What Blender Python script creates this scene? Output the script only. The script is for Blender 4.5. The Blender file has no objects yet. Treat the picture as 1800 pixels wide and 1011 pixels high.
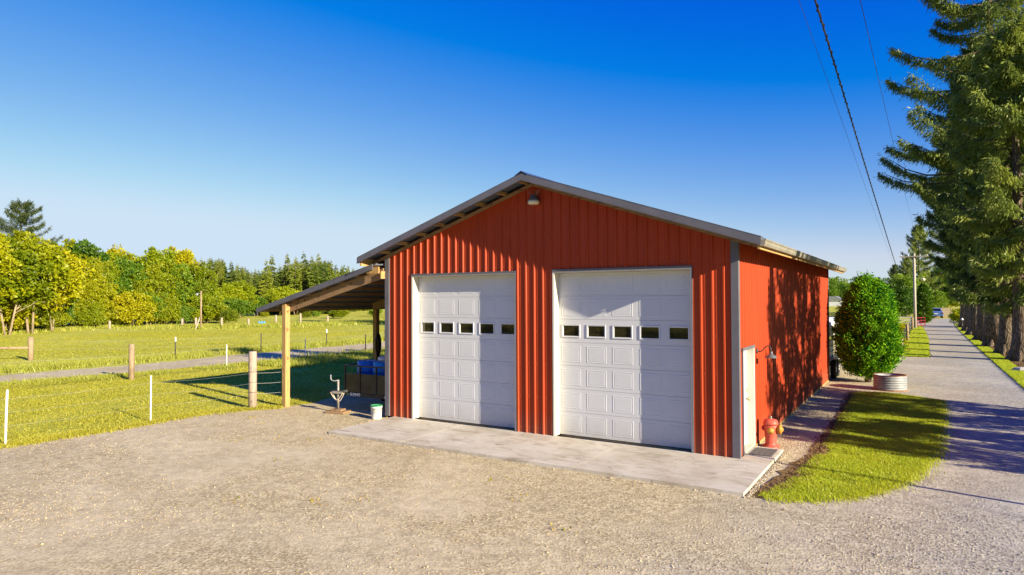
import bpy, math, random
import numpy as np
from mathutils import Vector, Matrix

SC = bpy.context.scene
COL = SC.collection
R = math.radians

# ------------------------------------------------------------------ camera
cam_d = bpy.data.cameras.new('camera')
cam = bpy.data.objects.new('camera', cam_d)
COL.objects.link(cam)
SC.camera = cam
YAW, PITCH, ROLL = 0.55980, 0.01680, -0.00490
fwd = Vector((-math.sin(YAW) * math.cos(PITCH), math.cos(YAW) * math.cos(PITCH), math.sin(PITCH)))
rgt = Vector((math.cos(YAW), math.sin(YAW), 0))
upv = rgt.cross(fwd)
r2 = rgt * math.cos(ROLL) + upv * math.sin(ROLL)
u2 = upv * math.cos(ROLL) - rgt * math.sin(ROLL)
cam.matrix_world = Matrix(((r2.x, u2.x, -fwd.x, 3.0347), (r2.y, u2.y, -fwd.y, -13.0893), (r2.z, u2.z, -fwd.z, 3.1139), (0, 0, 0, 1)))
cam_d.sensor_width = 36
cam_d.lens = 36 * 1148.7 / 1800
cam_d.clip_end = 4000
cam_d.clip_start = 0.1

# ------------------------------------------------------------------ sky, sun, exposure
SUN = Vector((1.0, -0.20, 0.365)).normalized()
SUN_EL = math.asin(SUN.z)
SUN_AZ = math.atan2(SUN.x, SUN.y)
world = bpy.data.worlds.new('World')
SC.world = world
world.use_nodes = True
wn = world.node_tree
bg = wn.nodes['Background']
sky = wn.nodes.new('ShaderNodeTexSky')
sky.sky_type = 'NISHITA'
sky.sun_disc = False
sky.sun_elevation = SUN_EL
sky.sun_rotation = SUN_AZ
sky.altitude = 300
sky.air_density = 1.0
sky.dust_density = 0.0
sky.ozone_density = 3.0
# one colour grade over the whole sky: deeper, more saturated blue
sep_ = wn.nodes.new('ShaderNodeSeparateColor')
com_ = wn.nodes.new('ShaderNodeCombineColor')
wn.links.new(sky.outputs[0], sep_.inputs[0])
KS = 6.54
def wmath(op, a_, b_=None, c_=None):
    x = wn.nodes.new('ShaderNodeMath'); x.operation = op
    for sck, v in zip(x.inputs, (a_, b_, c_)):
        if v is None: continue
        if hasattr(v, 'node'): wn.links.new(v, sck)
        else: sck.default_value = v
    return x.outputs[0]
raw = [wmath('MULTIPLY', sep_.outputs[i_], 0.1) for i_ in range(3)]
red_ = wmath('SMOOTH_MIN', wmath('MAXIMUM', wmath('MULTIPLY', wmath('SUBTRACT', raw[0], 0.122), 2.15), 0.001), 0.62, 0.2)
grn_ = wmath('SMOOTH_MIN', wmath('MAXIMUM', wmath('MULTIPLY', wmath('SUBTRACT', raw[1], 0.097), 1.6), wmath('MULTIPLY', raw[1], 0.72)), 0.77, 0.3)
blu_ = wmath('MULTIPLY', wmath('POWER', raw[2], 0.22), 0.95)
for i_, c_ in enumerate((red_, grn_, blu_)):
    wn.links.new(wmath('MULTIPLY', c_, KS), com_.inputs[i_])
wn.links.new(com_.outputs[0], bg.inputs[0])
bg.inputs[1].default_value = 0.06
sun_d = bpy.data.lights.new('sun', 'SUN')
sun_d.energy = 5.0
sun_d.angle = R(0.53)
sun_d.color = (1.0, 0.87, 0.64)
sun = bpy.data.objects.new('sun', sun_d)
COL.objects.link(sun)
sun.location = (40, -6, 20)
sun.rotation_euler = SUN.to_track_quat('Z', 'Y').to_euler()
SC.view_settings.view_transform = 'Standard'
SC.view_settings.look = 'None'
SC.view_settings.exposure = 1.35
SC.view_settings.gamma = 1.0
SC.view_settings.use_curve_mapping = False
SC.render.engine = 'CYCLES'
SC.cycles.max_bounces = 6
SC.cycles.diffuse_bounces = 3
SC.cycles.transparent_max_bounces = 6
SC.cycles.sample_clamp_indirect = 6
SC.cycles.use_denoising = True

# ------------------------------------------------------------------ helpers: meshes
def np_mesh(name, V, F, smooth=False):
    V = np.asarray(V, dtype=np.float32)
    F = np.asarray(F, dtype=np.int32)
    k = F.shape[1]
    me = bpy.data.meshes.new(name)
    me.vertices.add(len(V))
    me.vertices.foreach_set('co', V.ravel())
    me.loops.add(F.size)
    me.loops.foreach_set('vertex_index', F.ravel())
    me.polygons.add(len(F))
    me.polygons.foreach_set('loop_start', np.arange(0, F.size, k, dtype=np.int32))
    if smooth:
        me.polygons.foreach_set('use_smooth', np.ones(len(F), dtype=bool))
    me.update(calc_edges=True)
    return me


class MB:
    def __init__(self):
        self.v = []; self.f = []

    def add(self, vs, fs):
        n = len(self.v)
        self.v += [tuple(p) for p in vs]
        self.f += [tuple(i + n for i in q) for q in fs]
        return self

    def box(self, x0, y0, z0, x1, y1, z1):
        vs = [(x0, y0, z0), (x1, y0, z0), (x1, y1, z0), (x0, y1, z0), (x0, y0, z1), (x1, y0, z1), (x1, y1, z1), (x0, y1, z1)]
        return self.add(vs, [(0, 3, 2, 1), (4, 5, 6, 7), (0, 1, 5, 4), (1, 2, 6, 5), (2, 3, 7, 6), (3, 0, 4, 7)])

    def hexa(self, a, b):   # two quads (4 points each), joined
        return self.add(list(a) + list(b), [(3, 2, 1, 0), (4, 5, 6, 7), (0, 1, 5, 4), (1, 2, 6, 5), (2, 3, 7, 6), (3, 0, 4, 7)])

    def prism_y(self, poly, y0, y1):  # polygon of (x,z) swept along y
        n = len(poly)
        vs = [(x, y0, z) for x, z in poly] + [(x, y1, z) for x, z in poly]
        fs = [tuple(range(n)), tuple(range(2 * n - 1, n - 1, -1))]
        fs += [(i, i + n, (i + 1) % n + n, (i + 1) % n) for i in range(n)]
        return self.add(vs, fs)

    def prism_z(self, poly, z0, z1):
        n = len(poly)
        vs = [(x, y, z0) for x, y in poly] + [(x, y, z1) for x, y in poly]
        fs = [tuple(range(n - 1, -1, -1)), tuple(range(n, 2 * n))]
        fs += [(i, (i + 1) % n, (i + 1) % n + n, i + n) for i in range(n)]
        return self.add(vs, fs)

    def tube(self, pts, rad, n=8, cap=True):
        pts = [Vector(p) for p in pts]
        if not hasattr(rad, '__len__'):
            rad = [rad] * len(pts)
        vs = []
        ref = None
        for i, p in enumerate(pts):
            d = (pts[min(i + 1, len(pts) - 1)] - pts[max(i - 1, 0)])
            d = d.normalized() if d.length > 1e-9 else Vector((0, 0, 1))
            if ref is None:
                ref = Vector((1, 0, 0)) if abs(d.x) < .9 else Vector((0, 1, 0))
            a = (ref - d * ref.dot(d)).normalized(); b = d.cross(a); ref = a
            for k in range(n):
                t = 2 * math.pi * k / n
                vs.append(p + (a * math.cos(t) + b * math.sin(t)) * rad[i])
        fs = []
        m = len(pts)
        for i in range(m - 1):
            for k in range(n):
                fs.append((i * n + k, i * n + (k + 1) % n, (i + 1) * n + (k + 1) % n, (i + 1) * n + k))
        if cap:
            fs.append(tuple(range(n - 1, -1, -1)))
            fs.append(tuple((m - 1) * n + k for k in range(n)))
        return self.add(vs, fs)

    def lathe(self, prof, c=(0, 0, 0), n=20, axis='z', cap=True):
        c = Vector(c)
        vs = []
        for r, h in prof:
            for k in range(n):
                t = 2 * math.pi * k / n
                a, b = r * math.cos(t), r * math.sin(t)
                vs.append(c + (Vector((a, b, h)) if axis == 'z' else Vector((h, a, b)) if axis == 'x' else Vector((b, h, a))))
        fs = []
        m = len(prof)
        for i in range(m - 1):
            for k in range(n):
                fs.append((i * n + k, i * n + (k + 1) % n, (i + 1) * n + (k + 1) % n, (i + 1) * n + k))
        if cap:
            fs.append(tuple(range(n - 1, -1, -1)))
            fs.append(tuple((m - 1) * n + k for k in range(n)))
        return self.add(vs, fs)

    def mesh(self, name, smooth=False):
        me = bpy.data.meshes.new(name)
        me.from_pydata(self.v, [], self.f)
        if smooth:
            for p in me.polygons:
                p.use_smooth = len(p.vertices) == 4
        me.update()
        return me


def link(name, me, mat, parent=None, smooth=None):
    if isinstance(me, MB):
        me = me.mesh(name, bool(smooth))
    o = bpy.data.objects.new(name, me)
    COL.objects.link(o)
    if mat is not None and not me.materials:
        me.materials.append(mat)
    if parent is not None:
        o.parent = parent
    return o


def bevel(o, w=0.005, seg=1):
    m = o.modifiers.new('bevel', 'BEVEL')
    m.width = w; m.segments = seg; m.limit_method = 'ANGLE'
    return o


def tag(o, label, cat, group=None):
    o['label'] = label; o['category'] = cat
    if group: o['group'] = group
    return o


def thing(name, label, cat, loc=(0, 0, 0), rz=0.0, group=None):
    o = bpy.data.objects.new(name, None)
    COL.objects.link(o)
    o.location = loc; o.rotation_euler = (0, 0, rz)
    o.empty_display_size = .2
    return tag(o, label, cat, group)


def kind(o, k):
    o['kind'] = k
    return o


def copy_tree(src, parent=None):
    c = src.copy(); COL.objects.link(c)
    if parent is not None:
        c.parent = parent
        c.matrix_parent_inverse = src.matrix_parent_inverse.copy()
    for ch in list(src.children):
        copy_tree(ch, c)
    return c

# ------------------------------------------------------------------ helpers: materials
class NT:
    def __init__(self, name):
        self.m = bpy.data.materials.new(name); self.m.use_nodes = True
        self.t = self.m.node_tree
        self.b = self.t.nodes['Principled BSDF']
        self.b.inputs['Specular IOR Level'].default_value = 0.3

    def n(self, typ, **kw):
        x = self.t.nodes.new(typ)
        for k, v in kw.items():
            if k.startswith('i_'):
                x.inputs[k[2:].replace('_', ' ')].default_value = v
            else:
                setattr(x, k, v)
        return x

    def l(self, a, b):
        self.t.links.new(a, b)

    def pos(self, local=False):
        if local:
            return self.n('ShaderNodeTexCoord').outputs['Object']
        return self.n('ShaderNodeNewGeometry').outputs['Position']

    def noise(self, vec, scale, detail=4, rough=.6, dist=0):
        x = self.n('ShaderNodeTexNoise')
        x.inputs['Scale'].default_value = scale; x.inputs['Detail'].default_value = detail
        x.inputs['Roughness'].default_value = rough; x.inputs['Distortion'].default_value = dist
        self.l(vec, x.inputs['Vector'])
        return x.outputs['Fac']

    def scaled(self, vec, s):
        x = self.n('ShaderNodeVectorMath', operation='MULTIPLY')
        self.l(vec, x.inputs[0]); x.inputs[1].default_value = s
        return x.outputs[0]

    def ramp(self, fac, stops):
        x = self.n('ShaderNodeValToRGB')
        e = x.color_ramp.elements
        while len(e) < len(stops): e.new(.5)
        for q, (p, c) in zip(e, stops):
            q.position = p; q.color = (*c, 1) if len(c) == 3 else c
        self.l(fac, x.inputs[0])
        return x.outputs['Color']

    def mix(self, fac, a, b, mode='MIX'):
        x = self.n('ShaderNodeMix', data_type='RGBA', blend_type=mode)
        for s, v in ((x.inputs[0], fac), (x.inputs[6], a), (x.inputs[7], b)):
            if hasattr(v, 'is_linked') or hasattr(v, 'node'):
                self.l(v, s)
            else:
                s.default_value = v if not isinstance(v, tuple) else (*v, 1)[:4]
        return x.outputs[2]

    def math(self, op, a, b=0.0, clamp=False):
        x = self.n('ShaderNodeMath', operation=op, use_clamp=clamp)
        for s, v in ((x.inputs[0], a), (x.inputs[1], b)):
            if hasattr(v, 'node'): self.l(v, s)
            else: s.default_value = v
        return x.outputs[0]

    def bump(self, h, strength=.3, dist=.01, prev=None):
        x = self.n('ShaderNodeBump')
        x.inputs['Strength'].default_value = strength; x.inputs['Distance'].default_value = dist
        self.l(h, x.inputs['Height'])
        if prev is not None: self.l(prev, x.inputs['Normal'])
        return x.outputs['Normal']

    def out(self, color=None, rough=.6, normal=None, metal=0, spec=None):
        b = self.b
        if color is not None:
            if hasattr(color, 'node'): self.l(color, b.inputs['Base Color'])
            else: b.inputs['Base Color'].default_value = (*color, 1)
        if hasattr(rough, 'node'): self.l(rough, b.inputs['Roughness'])
        else: b.inputs['Roughness'].default_value = rough
        b.inputs['Metallic'].default_value = metal
        if spec is not None: b.inputs['Specular IOR Level'].default_value = spec
        if normal is not None: self.l(normal, b.inputs['Normal'])
        return self.m


def paint(name, col, rough=.5, var=.12, scale=3.0, metal=0, spec=.3, bump=0, stretch=(1, 1, 1)):
    t = NT(name)
    p = t.scaled(t.pos(), stretch)
    f = t.noise(p, scale, 5)
    lo = tuple(c * (1 - var) for c in col); hi = tuple(min(1, c * (1 + var)) for c in col)
    c = t.ramp(f, [(.3, lo), (.7, hi)])
    r = t.math('MULTIPLY_ADD', t.noise(p, scale * 4, 3), .2)
    r.node.inputs[2].default_value = rough - .1
    nrm = t.bump(t.noise(p, scale * 12, 3), bump, .004) if bump else None
    return t.out(c, r, nrm, metal, spec)


def wood(name, col, dark, scale=1.0, axis='z'):
    t = NT(name)
    st = {'z': (9, 9, .7), 'x': (.7, 9, 9), 'y': (9, .7, 9)}[axis]
    p = t.scaled(t.pos(), tuple(s * scale for s in st))
    f = t.noise(p, 3.0, 6, .65, .6)
    c = t.ramp(f, [(.25, dark), (.5, col), (.78, tuple(min(1, k * 1.25) for k in col))])
    k = t.noise(t.scaled(t.pos(), (5, 5, 4)), 1.5, 2)
    c = t.mix(t.ramp(k, [(.62, (0, 0, 0)), (.72, (1, 1, 1))]), c, dark)
    return t.out(c, .75, t.bump(f, .35, .004), spec=.2)


def leafmat(name, cols, trans=.35, pos_scale=.35, pos_cols=None, vary=1.0, gloss=.035):
    t = NT(name)
    g = t.n('ShaderNodeNewGeometry')
    c = t.ramp(g.outputs['Random Per Island'], [(i / max(1, len(cols) - 1), q) for i, q in enumerate(cols)])
    f = t.noise(g.outputs['Position'], pos_scale, 3)
    oi = t.n('ShaderNodeObjectInfo')
    f2 = t.math('ADD', f, t.math('MULTIPLY', oi.outputs['Random'], .30))
    if pos_cols:
        c = t.mix(t.ramp(f2, [(.45, (0, 0, 0)), (.85, (1, 1, 1))]), c, pos_cols)
    hs = t.n('ShaderNodeHueSaturation')
    t.l(c, hs.inputs['Color'])
    t.l(t.math('ADD', t.math('MULTIPLY', oi.outputs['Random'], .62 * vary), 1 - .31 * vary), hs.inputs['Value'])
    t.l(t.math('ADD', t.math('MULTIPLY', oi.outputs['Random'], -.014 * vary), .5 + .010 * vary), hs.inputs['Hue'])
    c = hs.outputs[0]
    d = t.n('ShaderNodeBsdfDiffuse'); tr = t.n('ShaderNodeBsdfTranslucent'); mx = t.n('ShaderNodeMixShader')
    t.l(c, d.inputs[0]); t.l(c, tr.inputs[0])
    mx.inputs[0].default_value = trans
    t.l(d.outputs[0], mx.inputs[1]); t.l(tr.outputs[0], mx.inputs[2])
    gl = t.n('ShaderNodeBsdfGlossy'); gl.inputs['Roughness'].default_value = .45
    gl.inputs['Color'].default_value = (.6, .6, .5, 1)
    mx2 = t.n('ShaderNodeMixShader'); mx2.inputs[0].default_value = gloss
    t.l(mx.outputs[0], mx2.inputs[1]); t.l(gl.outputs[0], mx2.inputs[2])
    t.l(mx2.outputs[0], t.t.nodes['Material Output'].inputs['Surface'])
    t.t.nodes.remove(t.b)
    return t.m

M = {}
# red painted steel siding
t = NT('red_siding')
p = t.pos()
c = t.ramp(t.noise(t.scaled(p, (1, 1, .25)), 2.2, 5), [(.3, (.335, .041, .010)), (.7, (.405, .050, .012))])
streak = t.noise(t.scaled(p, (14, 14, .5)), 1.0, 4)
c = t.mix(t.ramp(streak, [(.55, (0, 0, 0)), (.8, (.35, .35, .35))]), c, (.29, .05, .018))
sx = t.n('ShaderNodeSeparateXYZ'); t.l(p, sx.inputs[0])
low = t.math('MULTIPLY', t.math('SUBTRACT', .55, sx.outputs['Z'], True), t.math('MULTIPLY', t.noise(p, 5, 5, .7), 1.1), True)
c = t.mix(low, c, (.27, .15, .09))
M['red'] = t.out(c, .5, t.bump(t.noise(p, 9, 3), .05, .01), 0, .2)
M['trim'] = paint('grey_trim_steel', (.115, .112, .130), .5, .12, 2.5, 0, .35)
M['roof'] = paint('grey_blue_roof_steel', (.10, .115, .15), .40, .12, 1.2, 0, .4)
M['cap'] = paint('blue_grey_cap', (.04, .07, .15), .4, .1)
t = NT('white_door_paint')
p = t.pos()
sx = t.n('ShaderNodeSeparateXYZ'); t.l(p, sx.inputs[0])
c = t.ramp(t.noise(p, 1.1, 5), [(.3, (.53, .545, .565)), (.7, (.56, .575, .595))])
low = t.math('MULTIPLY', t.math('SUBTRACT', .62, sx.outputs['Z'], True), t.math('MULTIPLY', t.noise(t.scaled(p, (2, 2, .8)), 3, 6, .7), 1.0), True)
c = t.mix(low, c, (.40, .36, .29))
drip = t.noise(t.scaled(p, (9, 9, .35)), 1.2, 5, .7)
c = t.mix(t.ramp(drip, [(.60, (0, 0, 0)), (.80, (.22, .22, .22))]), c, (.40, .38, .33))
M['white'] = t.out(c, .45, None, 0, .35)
M['white_groove'] = paint('white_weather_paint', (.52, .52, .52), .5, .03, 1.0)
M['cream'] = paint('cream_jamb_paint', (.62, .58, .48), .5, .05, 3)
M['beige_door'] = paint('beige_steel_door', (.66, .64, .55), .45, .03, 2)
M['gutter'] = paint('pale_gutter_steel', (.23, .215, .18), .45, .2, 1.8, 0, .3)
M['wood_new'] = wood('yellow_treated_wood', (.42, .26, .10), (.20, .11, .04))
M['wood_y'] = wood('yellow_rafter_wood', (.40, .25, .10), (.20, .12, .05), axis='y')
M['wood_x'] = wood('brown_beam_wood', (.26, .165, .09), (.12, .072, .04), axis='x')
M['wood_grey'] = wood('weathered_post_wood', (.36, .28, .22), (.15, .105, .08))
M['wood_old'] = wood('brown_post_wood', (.30, .22, .14), (.14, .09, .05))
M['ply'] = wood('dark_underside_sheet', (.055, .05, .05), (.03, .028, .028), axis='y')
M['black'] = paint('black_steel', (.018, .018, .02), .45, .2, 4, 0, .4)
M['rubber'] = paint('black_rubber', (.02, .02, .02), .8, .2, 6)
M['blue'] = paint('blue_plastic', (.015, .16, .62), .4, .12, 3, 0, .4)
M['sky_blue'] = paint('light_blue_plastic', (.03, .28, .66), .4, .12, 3, 0, .4)
M['plastic_white'] = paint('white_plastic', (.72, .72, .70), .4, .04, 4)
M['green_lid'] = paint('green_plastic', (.06, .28, .12), .4, .1, 4)
M['hydrant'] = paint('red_hydrant_paint', (.50, .085, .055), .5, .16, 9, 0, .35)
M['gold'] = paint('yellow_hydrant_paint', (.40, .20, .03), .5, .2, 9)
M['iron'] = paint('dark_iron', (.06, .06, .06), .55, .3, 9, .4)
M['steel'] = paint('worn_bare_steel', (.30, .27, .24), .5, .3, 9, .3)
M['brass'] = paint('brass', (.55, .42, .18), .3, .1, 9, .9)
M['rope'] = paint('pale_hose', (.50, .44, .34), .7, .2, 9)
M['lamp_grey'] = paint('grey_lamp_enamel', (.10, .105, .115), .4, .15, 8, 0, .4)
M['lens'] = paint('cream_lamp_lens', (.68, .60, .44), .25, .06, 8, 0, .5)
M['galv'] = paint('galvanised_steel', (.27, .28, .29), .5, .22, 4, .2, .35)
M['rust'] = paint('rusty_rim', (.28, .13, .055), .8, .3, 9)
M['pole'] = wood('grey_utility_pole_wood', (.40, .36, .31), (.24, .20, .17))
M['wire'] = paint('black_cable', (.02, .022, .03), .6, .1)
M['fence_wire'] = paint('galvanised_wire', (.45, .45, .42), .5, .1, 5, .3)
M['rope_white'] = paint('white_fence_rope', (.60, .60, .52), .6, .05)
M['tan_slat'] = paint('tan_trailer_slats', (.42, .38, .27), .45, .12, 4)
M['bark'] = None
t = NT('window_glass')
M['glass'] = t.out(t.ramp(t.noise(t.scaled(t.pos(), (1, 1, 4)), 3.0, 4), [(.3, (.008, .007, .005)), (.7, (.040, .032, .012))]), .05, t.bump(t.noise(t.pos(), 2.3, 2), .03, .02), 0, .9)  # brown patches put the tone of mirrored trees into the pane colour
t.b.inputs['IOR'].default_value = 1.42
t = NT('car_glass'); M['car_glass'] = t.out((.01, .012, .015), .05, None, 0, .6)
M['car_paint'] = paint('blue_car_paint', (.10, .20, .42), .3, .05, 2, .3, .5)
M['tail'] = paint('dark_red_enamel', (.22, .02, .02), .3, .1)
M['mat'] = None
t = NT('grey_door_mat')
w = t.n('ShaderNodeTexWave', wave_type='BANDS', bands_direction='Y')
w.inputs['Scale'].default_value = 14; w.inputs['Distortion'].default_value = 1.5
t.l(t.pos(), w.inputs['Vector'])
M['mat'] = t.out(t.mix(w.outputs['Fac'], (.07, .06, .055), (.16, .14, .13)), .95, t.bump(w.outputs['Fac'], .5, .01))
# bark
t = NT('furrowed_bark')
p = t.scaled(t.pos(), (7, 7, 1.1))
v = t.n('ShaderNodeTexVoronoi', feature='DISTANCE_TO_EDGE'); v.inputs['Scale'].default_value = 2.0
t.l(p, v.inputs['Vector'])
f = t.noise(p, 2.4, 6, .7, .5)
c = t.ramp(f, [(.28, (.085, .06, .04)), (.55, (.20, .155, .11)), (.8, (.30, .255, .20))])
c = t.mix(t.ramp(v.outputs['Distance'], [(.02, (1, 1, 1)), (.16, (0, 0, 0))]), c, (.06, .042, .03))
M['bark'] = t.out(c, .9, t.bump(v.outputs['Distance'], .9, .05, t.bump(f, .6, .03)), spec=.1)
t = NT('pale_bark')
f = t.noise(t.scaled(t.pos(), (2, 2, .6)), 2.0, 5)
M['bark_pale'] = t.out(t.ramp(f, [(.3, (.20, .14, .09)), (.7, (.42, .34, .24))]), .9, None, spec=.1)

M['needle'] = leafmat('dark_spruce_needles', [(.026, .064, .022), (.050, .105, .028), (.085, .15, .034), (.15, .21, .045)], .30, .55, (.22, .26, .04))
M['needle_far'] = leafmat('far_conifer_needles', [(.035, .085, .014), (.085, .15, .018), (.16, .22, .022)], .25, .15, (.19, .22, .02))
M['leaf'] = leafmat('yellow_green_leaves', [(.125, .20, .004), (.235, .30, .005), (.35, .39, .008)], .45, .09, (.37, .345, .006))
M['leaf_lime'] = leafmat('lime_leaves', [(.26, .36, .008), (.38, .45, .010), (.48, .50, .012)], .45, .2, (.46, .48, .012))
M['leaf_dark'] = leafmat('mid_green_leaves', [(.055, .14, .010), (.09, .19, .012), (.14, .24, .016)], .35, .2, (.15, .23, .014))
M['bush'] = leafmat('bright_hedge_sprays', [(.006, .075, .016), (.022, .15, .016), (.12, .33, .015), (.34, .54, .014)], .25, 1.4, (.20, .38, .012), vary=0, gloss=0)
M['blade'] = leafmat('lawn_blades', [(.25, .40, .014), (.37, .51, .018), (.48, .56, .026), (.58, .56, .06)], .5, .5, (.48, .52, .03), vary=0)
M['pasture_blade'] = leafmat('pasture_blades', [(.31, .325, .012), (.38, .375, .016), (.44, .415, .030), (.50, .45, .08)], .45, .25, (.47, .43, .05), vary=0)
M['tall_blade'] = leafmat('tall_grass_blades', [(.20, .27, .014), (.30, .35, .022), (.42, .43, .05), (.54, .48, .14)], .45, .4, (.40, .41, .06), vary=0)

# ------------------------------------------------------------------ materials of the ground
# gravel: tan crushed rock in the yard, greyer on the drive
def gravel_color(t, p):
    sx = t.n('ShaderNodeSeparateXYZ'); t.l(p, sx.inputs[0])
    k = t.math('ADD', t.math('MULTIPLY', sx.outputs['X'], .16), t.math('MULTIPLY', t.noise(p, .35, 4), 1.1))
    k = t.math('SUBTRACT', k, .45, True)
    return k

t = NT('crushed_gravel')
p = t.pos()
g = gravel_color(t, p)
v = t.n('ShaderNodeTexVoronoi'); v.inputs['Scale'].default_value = 34; t.l(p, v.inputs['Vector'])
v2 = t.n('ShaderNodeTexVoronoi'); v2.inputs['Scale'].default_value = 75; t.l(p, v2.inputs['Vector'])
sep = t.n('ShaderNodeSeparateColor'); t.l(v.outputs['Color'], sep.inputs[0])
tan = t.ramp(sep.outputs[0], [(0, (.27, .21, .11)), (.45, (.46, .38, .22)), (.8, (.56, .47, .285)), (1, (.66, .575, .38))])
gry = t.ramp(sep.outputs[0], [(0, (.19, .175, .15)), (.45, (.34, .32, .275)), (.8, (.43, .405, .35)), (1, (.53, .505, .45))])
c = t.mix(g, tan, gry)
big = t.noise(t.scaled(p, (.75, 1.25, 1)), .42, 6, .62, .5)
c = t.mix(t.ramp(big, [(.42, (0, 0, 0)), (.66, (.8, .8, .8))]), c, t.mix(g, (.59, .505, .335), (.50, .47, .40)))
c = t.mix(t.ramp(t.noise(t.scaled(p, (1.2, .6, 1)), .33, 5, .6, .8), [(.52, (0, 0, 0)), (.72, (.35, .35, .35))]), c, t.mix(g, (.34, .275, .165), (.29, .27, .23)))
fine = t.noise(p, 5.0, 5)
c = t.mix(t.ramp(fine, [(.3, (.45, .45, .45)), (.6, (0, 0, 0))]), c, t.mix(g, (.24, .19, .12), (.22, .21, .19)))
n1 = t.bump(v.outputs['Distance'], .32, .014)
n1 = t.bump(v2.outputs['Distance'], .28, .008, n1)
n1 = t.bump(t.noise(p, 2.2, 5), .3, .04, n1)
M['gravel'] = t.out(c, .95, n1, spec=.1)
t = NT('loose_stones')
gm = t.n('ShaderNodeNewGeometry')
g = gravel_color(t, gm.outputs['Position'])
a = t.ramp(gm.outputs['Random Per Island'], [(0, (.22, .165, .09)), (.5, (.43, .35, .215)), (1, (.56, .475, .325))])
b = t.ramp(gm.outputs['Random Per Island'], [(0, (.17, .16, .15)), (.5, (.32, .305, .28)), (1, (.50, .485, .455))])
M['stones'] = t.out(t.mix(g, a, b), .9, spec=.1)
# pasture ground
t = NT('pasture_ground')
p = t.pos()
f1 = t.noise(t.scaled(p, (1, 1, 1)), .07, 5); f2 = t.noise(t.scaled(p, (1, .45, 1)), .8, 6, .65); f3 = t.noise(p, 9, 4)
c = t.ramp(f2, [(.28, (.30, .31, .025)), (.5, (.41, .40, .045)), (.72, (.51, .465, .09))])
c = t.mix(t.ramp(f1, [(.42, (0, 0, 0)), (.65, (.8, .8, .8))]), c, (.50, .50, .10))
c = t.mix(t.ramp(f3, [(.3, (.5, .5, .5)), (.55, (0, 0, 0))]), c, (.27, .30, .035))
M['pasture'] = t.out(c, .95, t.bump(f3, .8, .08), spec=.05)
t = NT('lawn_ground')
p = t.pos(); f = t.noise(p, 1.3, 6, .65); f3 = t.noise(p, 22, 3)
c = t.ramp(f, [(.3, (.20, .28, .014)), (.55, (.31, .36, .020)), (.76, (.42, .36, .08))])
c = t.mix(t.ramp(f3, [(.3, (.5, .5, .5)), (.55, (0, 0, 0))]), c, (.06, .07, .012))
M['lawn'] = t.out(c, .95, t.bump(f3, .6, .03), spec=.05)
t = NT('needle_mulch')
p = t.pos(); f = t.noise(p, 6, 6, .7)
M['mulch'] = t.out(t.ramp(f, [(.3, (.08, .05, .02)), (.55, (.20, .13, .055)), (.8, (.34, .25, .12))]), .95, t.bump(f, .8, .06), spec=.05)
# concrete
t = NT('stained_concrete')
p = t.pos(); f = t.noise(p, .9, 7, .62, .4); f2 = t.noise(p, 40, 3); f3 = t.noise(t.scaled(p, (1, 2.2, 1)), 1.9, 6, .7, .8)
c = t.ramp(f, [(.3, (.40, .35, .265)), (.5, (.52, .475, .385)), (.72, (.60, .565, .485))])
c = t.mix(t.ramp(f3, [(.50, (0, 0, 0)), (.68, (.75, .75, .75))]), c, (.27, .215, .15))
c = t.mix(t.ramp(t.noise(p, 3.4, 5, .7), [(.62, (0, 0, 0)), (.72, (.6, .6, .6))]), c, (.20, .15, .095))
c = t.mix(t.ramp(f2, [(.3, (.25, .25, .25)), (.6, (0, 0, 0))]), c, (.30, .27, .23))
M['joint'] = paint('dirt_filled_joint', (.07, .055, .04), .95, .3, 9)
M['concrete'] = t.out(c, .85, t.bump(f2, .15, .006), spec=.2)

# ------------------------------------------------------------------ ground sheets
rng = np.random.default_rng(7)
def sheet(name, poly, z, mat, rough=0.0, step=.35, k='structure'):
    """flat polygon whose outline wanders by ROUGH metres"""
    pts = []
    n = len(poly)
    for i in range(n):
        a, b = np.array(poly[i], float), np.array(poly[(i + 1) % n], float)
        m = max(1, int(np.linalg.norm(b - a) / step)) if rough else 1
        d = (b - a) / max(1e-6, np.linalg.norm(b - a)); nn = np.array([-d[1], d[0]])
        for j in range(m):
            w = rng.normal(0, rough) if rough else 0
            pts.append(tuple(a + (b - a) * j / m + nn * w))
    me = bpy.data.meshes.new(name)
    me.from_pydata([(x, y, z) for x, y in pts], [], [tuple(range(len(pts)))])
    me.update()
    o = link(name, me, mat)
    return kind(o, k)

ZG = -0.06
sheet('ground', [(-900, -300), (900, -300), (900, 1500), (-900, 1500)], ZG - .012, M['pasture'])
yard = [(-13.95, -26), (6.6, -26), (6.4, -14), (6.0, 0), (5.97, 11), (5.94, 27.4), (3.4, 27.4), (1.9, 27.0), (-3, 27), (-12.4, 24), (-12.4, 3.5), (-13.3, 2.4),
        (-12.9, .6), (-13.0, -.3), (-13.55, -1.0), (-14.05, -2.3), (-13.94, -3.65), (-13.85, -4.6), (-13.95, -5.8), (-14.05, -7), (-14.1, -12)]
sheet('gravel_yard', yard, ZG - .004, M['gravel'], .05)
sheet('driveway', [(3.4, 27.2), (5.94, 27.2), (5.92, 35), (5.95, 60), (6.15, 78), (9, 82), (9, 87), (6.5, 88), (6.5, 99), (2.5, 99), (1.5, 80), (2.3, 72), (3.1, 70), (3.35, 50), (3.42, 28)], ZG + .001, M['gravel'], .04)
sheet('farm_track', [(-26.0, 60), (-26.0, 18.2), (-26.15, 8.2), (-26.5, 2.4), (-27.5, -2.0), (-31, -10), (-40, -24), (-44, -24), (-34, -10), (-30.3, -1), (-29.9, 4.2), (-30.4, 11.3), (-30.7, 23.2), (-30.7, 60)], ZG - .004, M['gravel'], .12)
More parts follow.
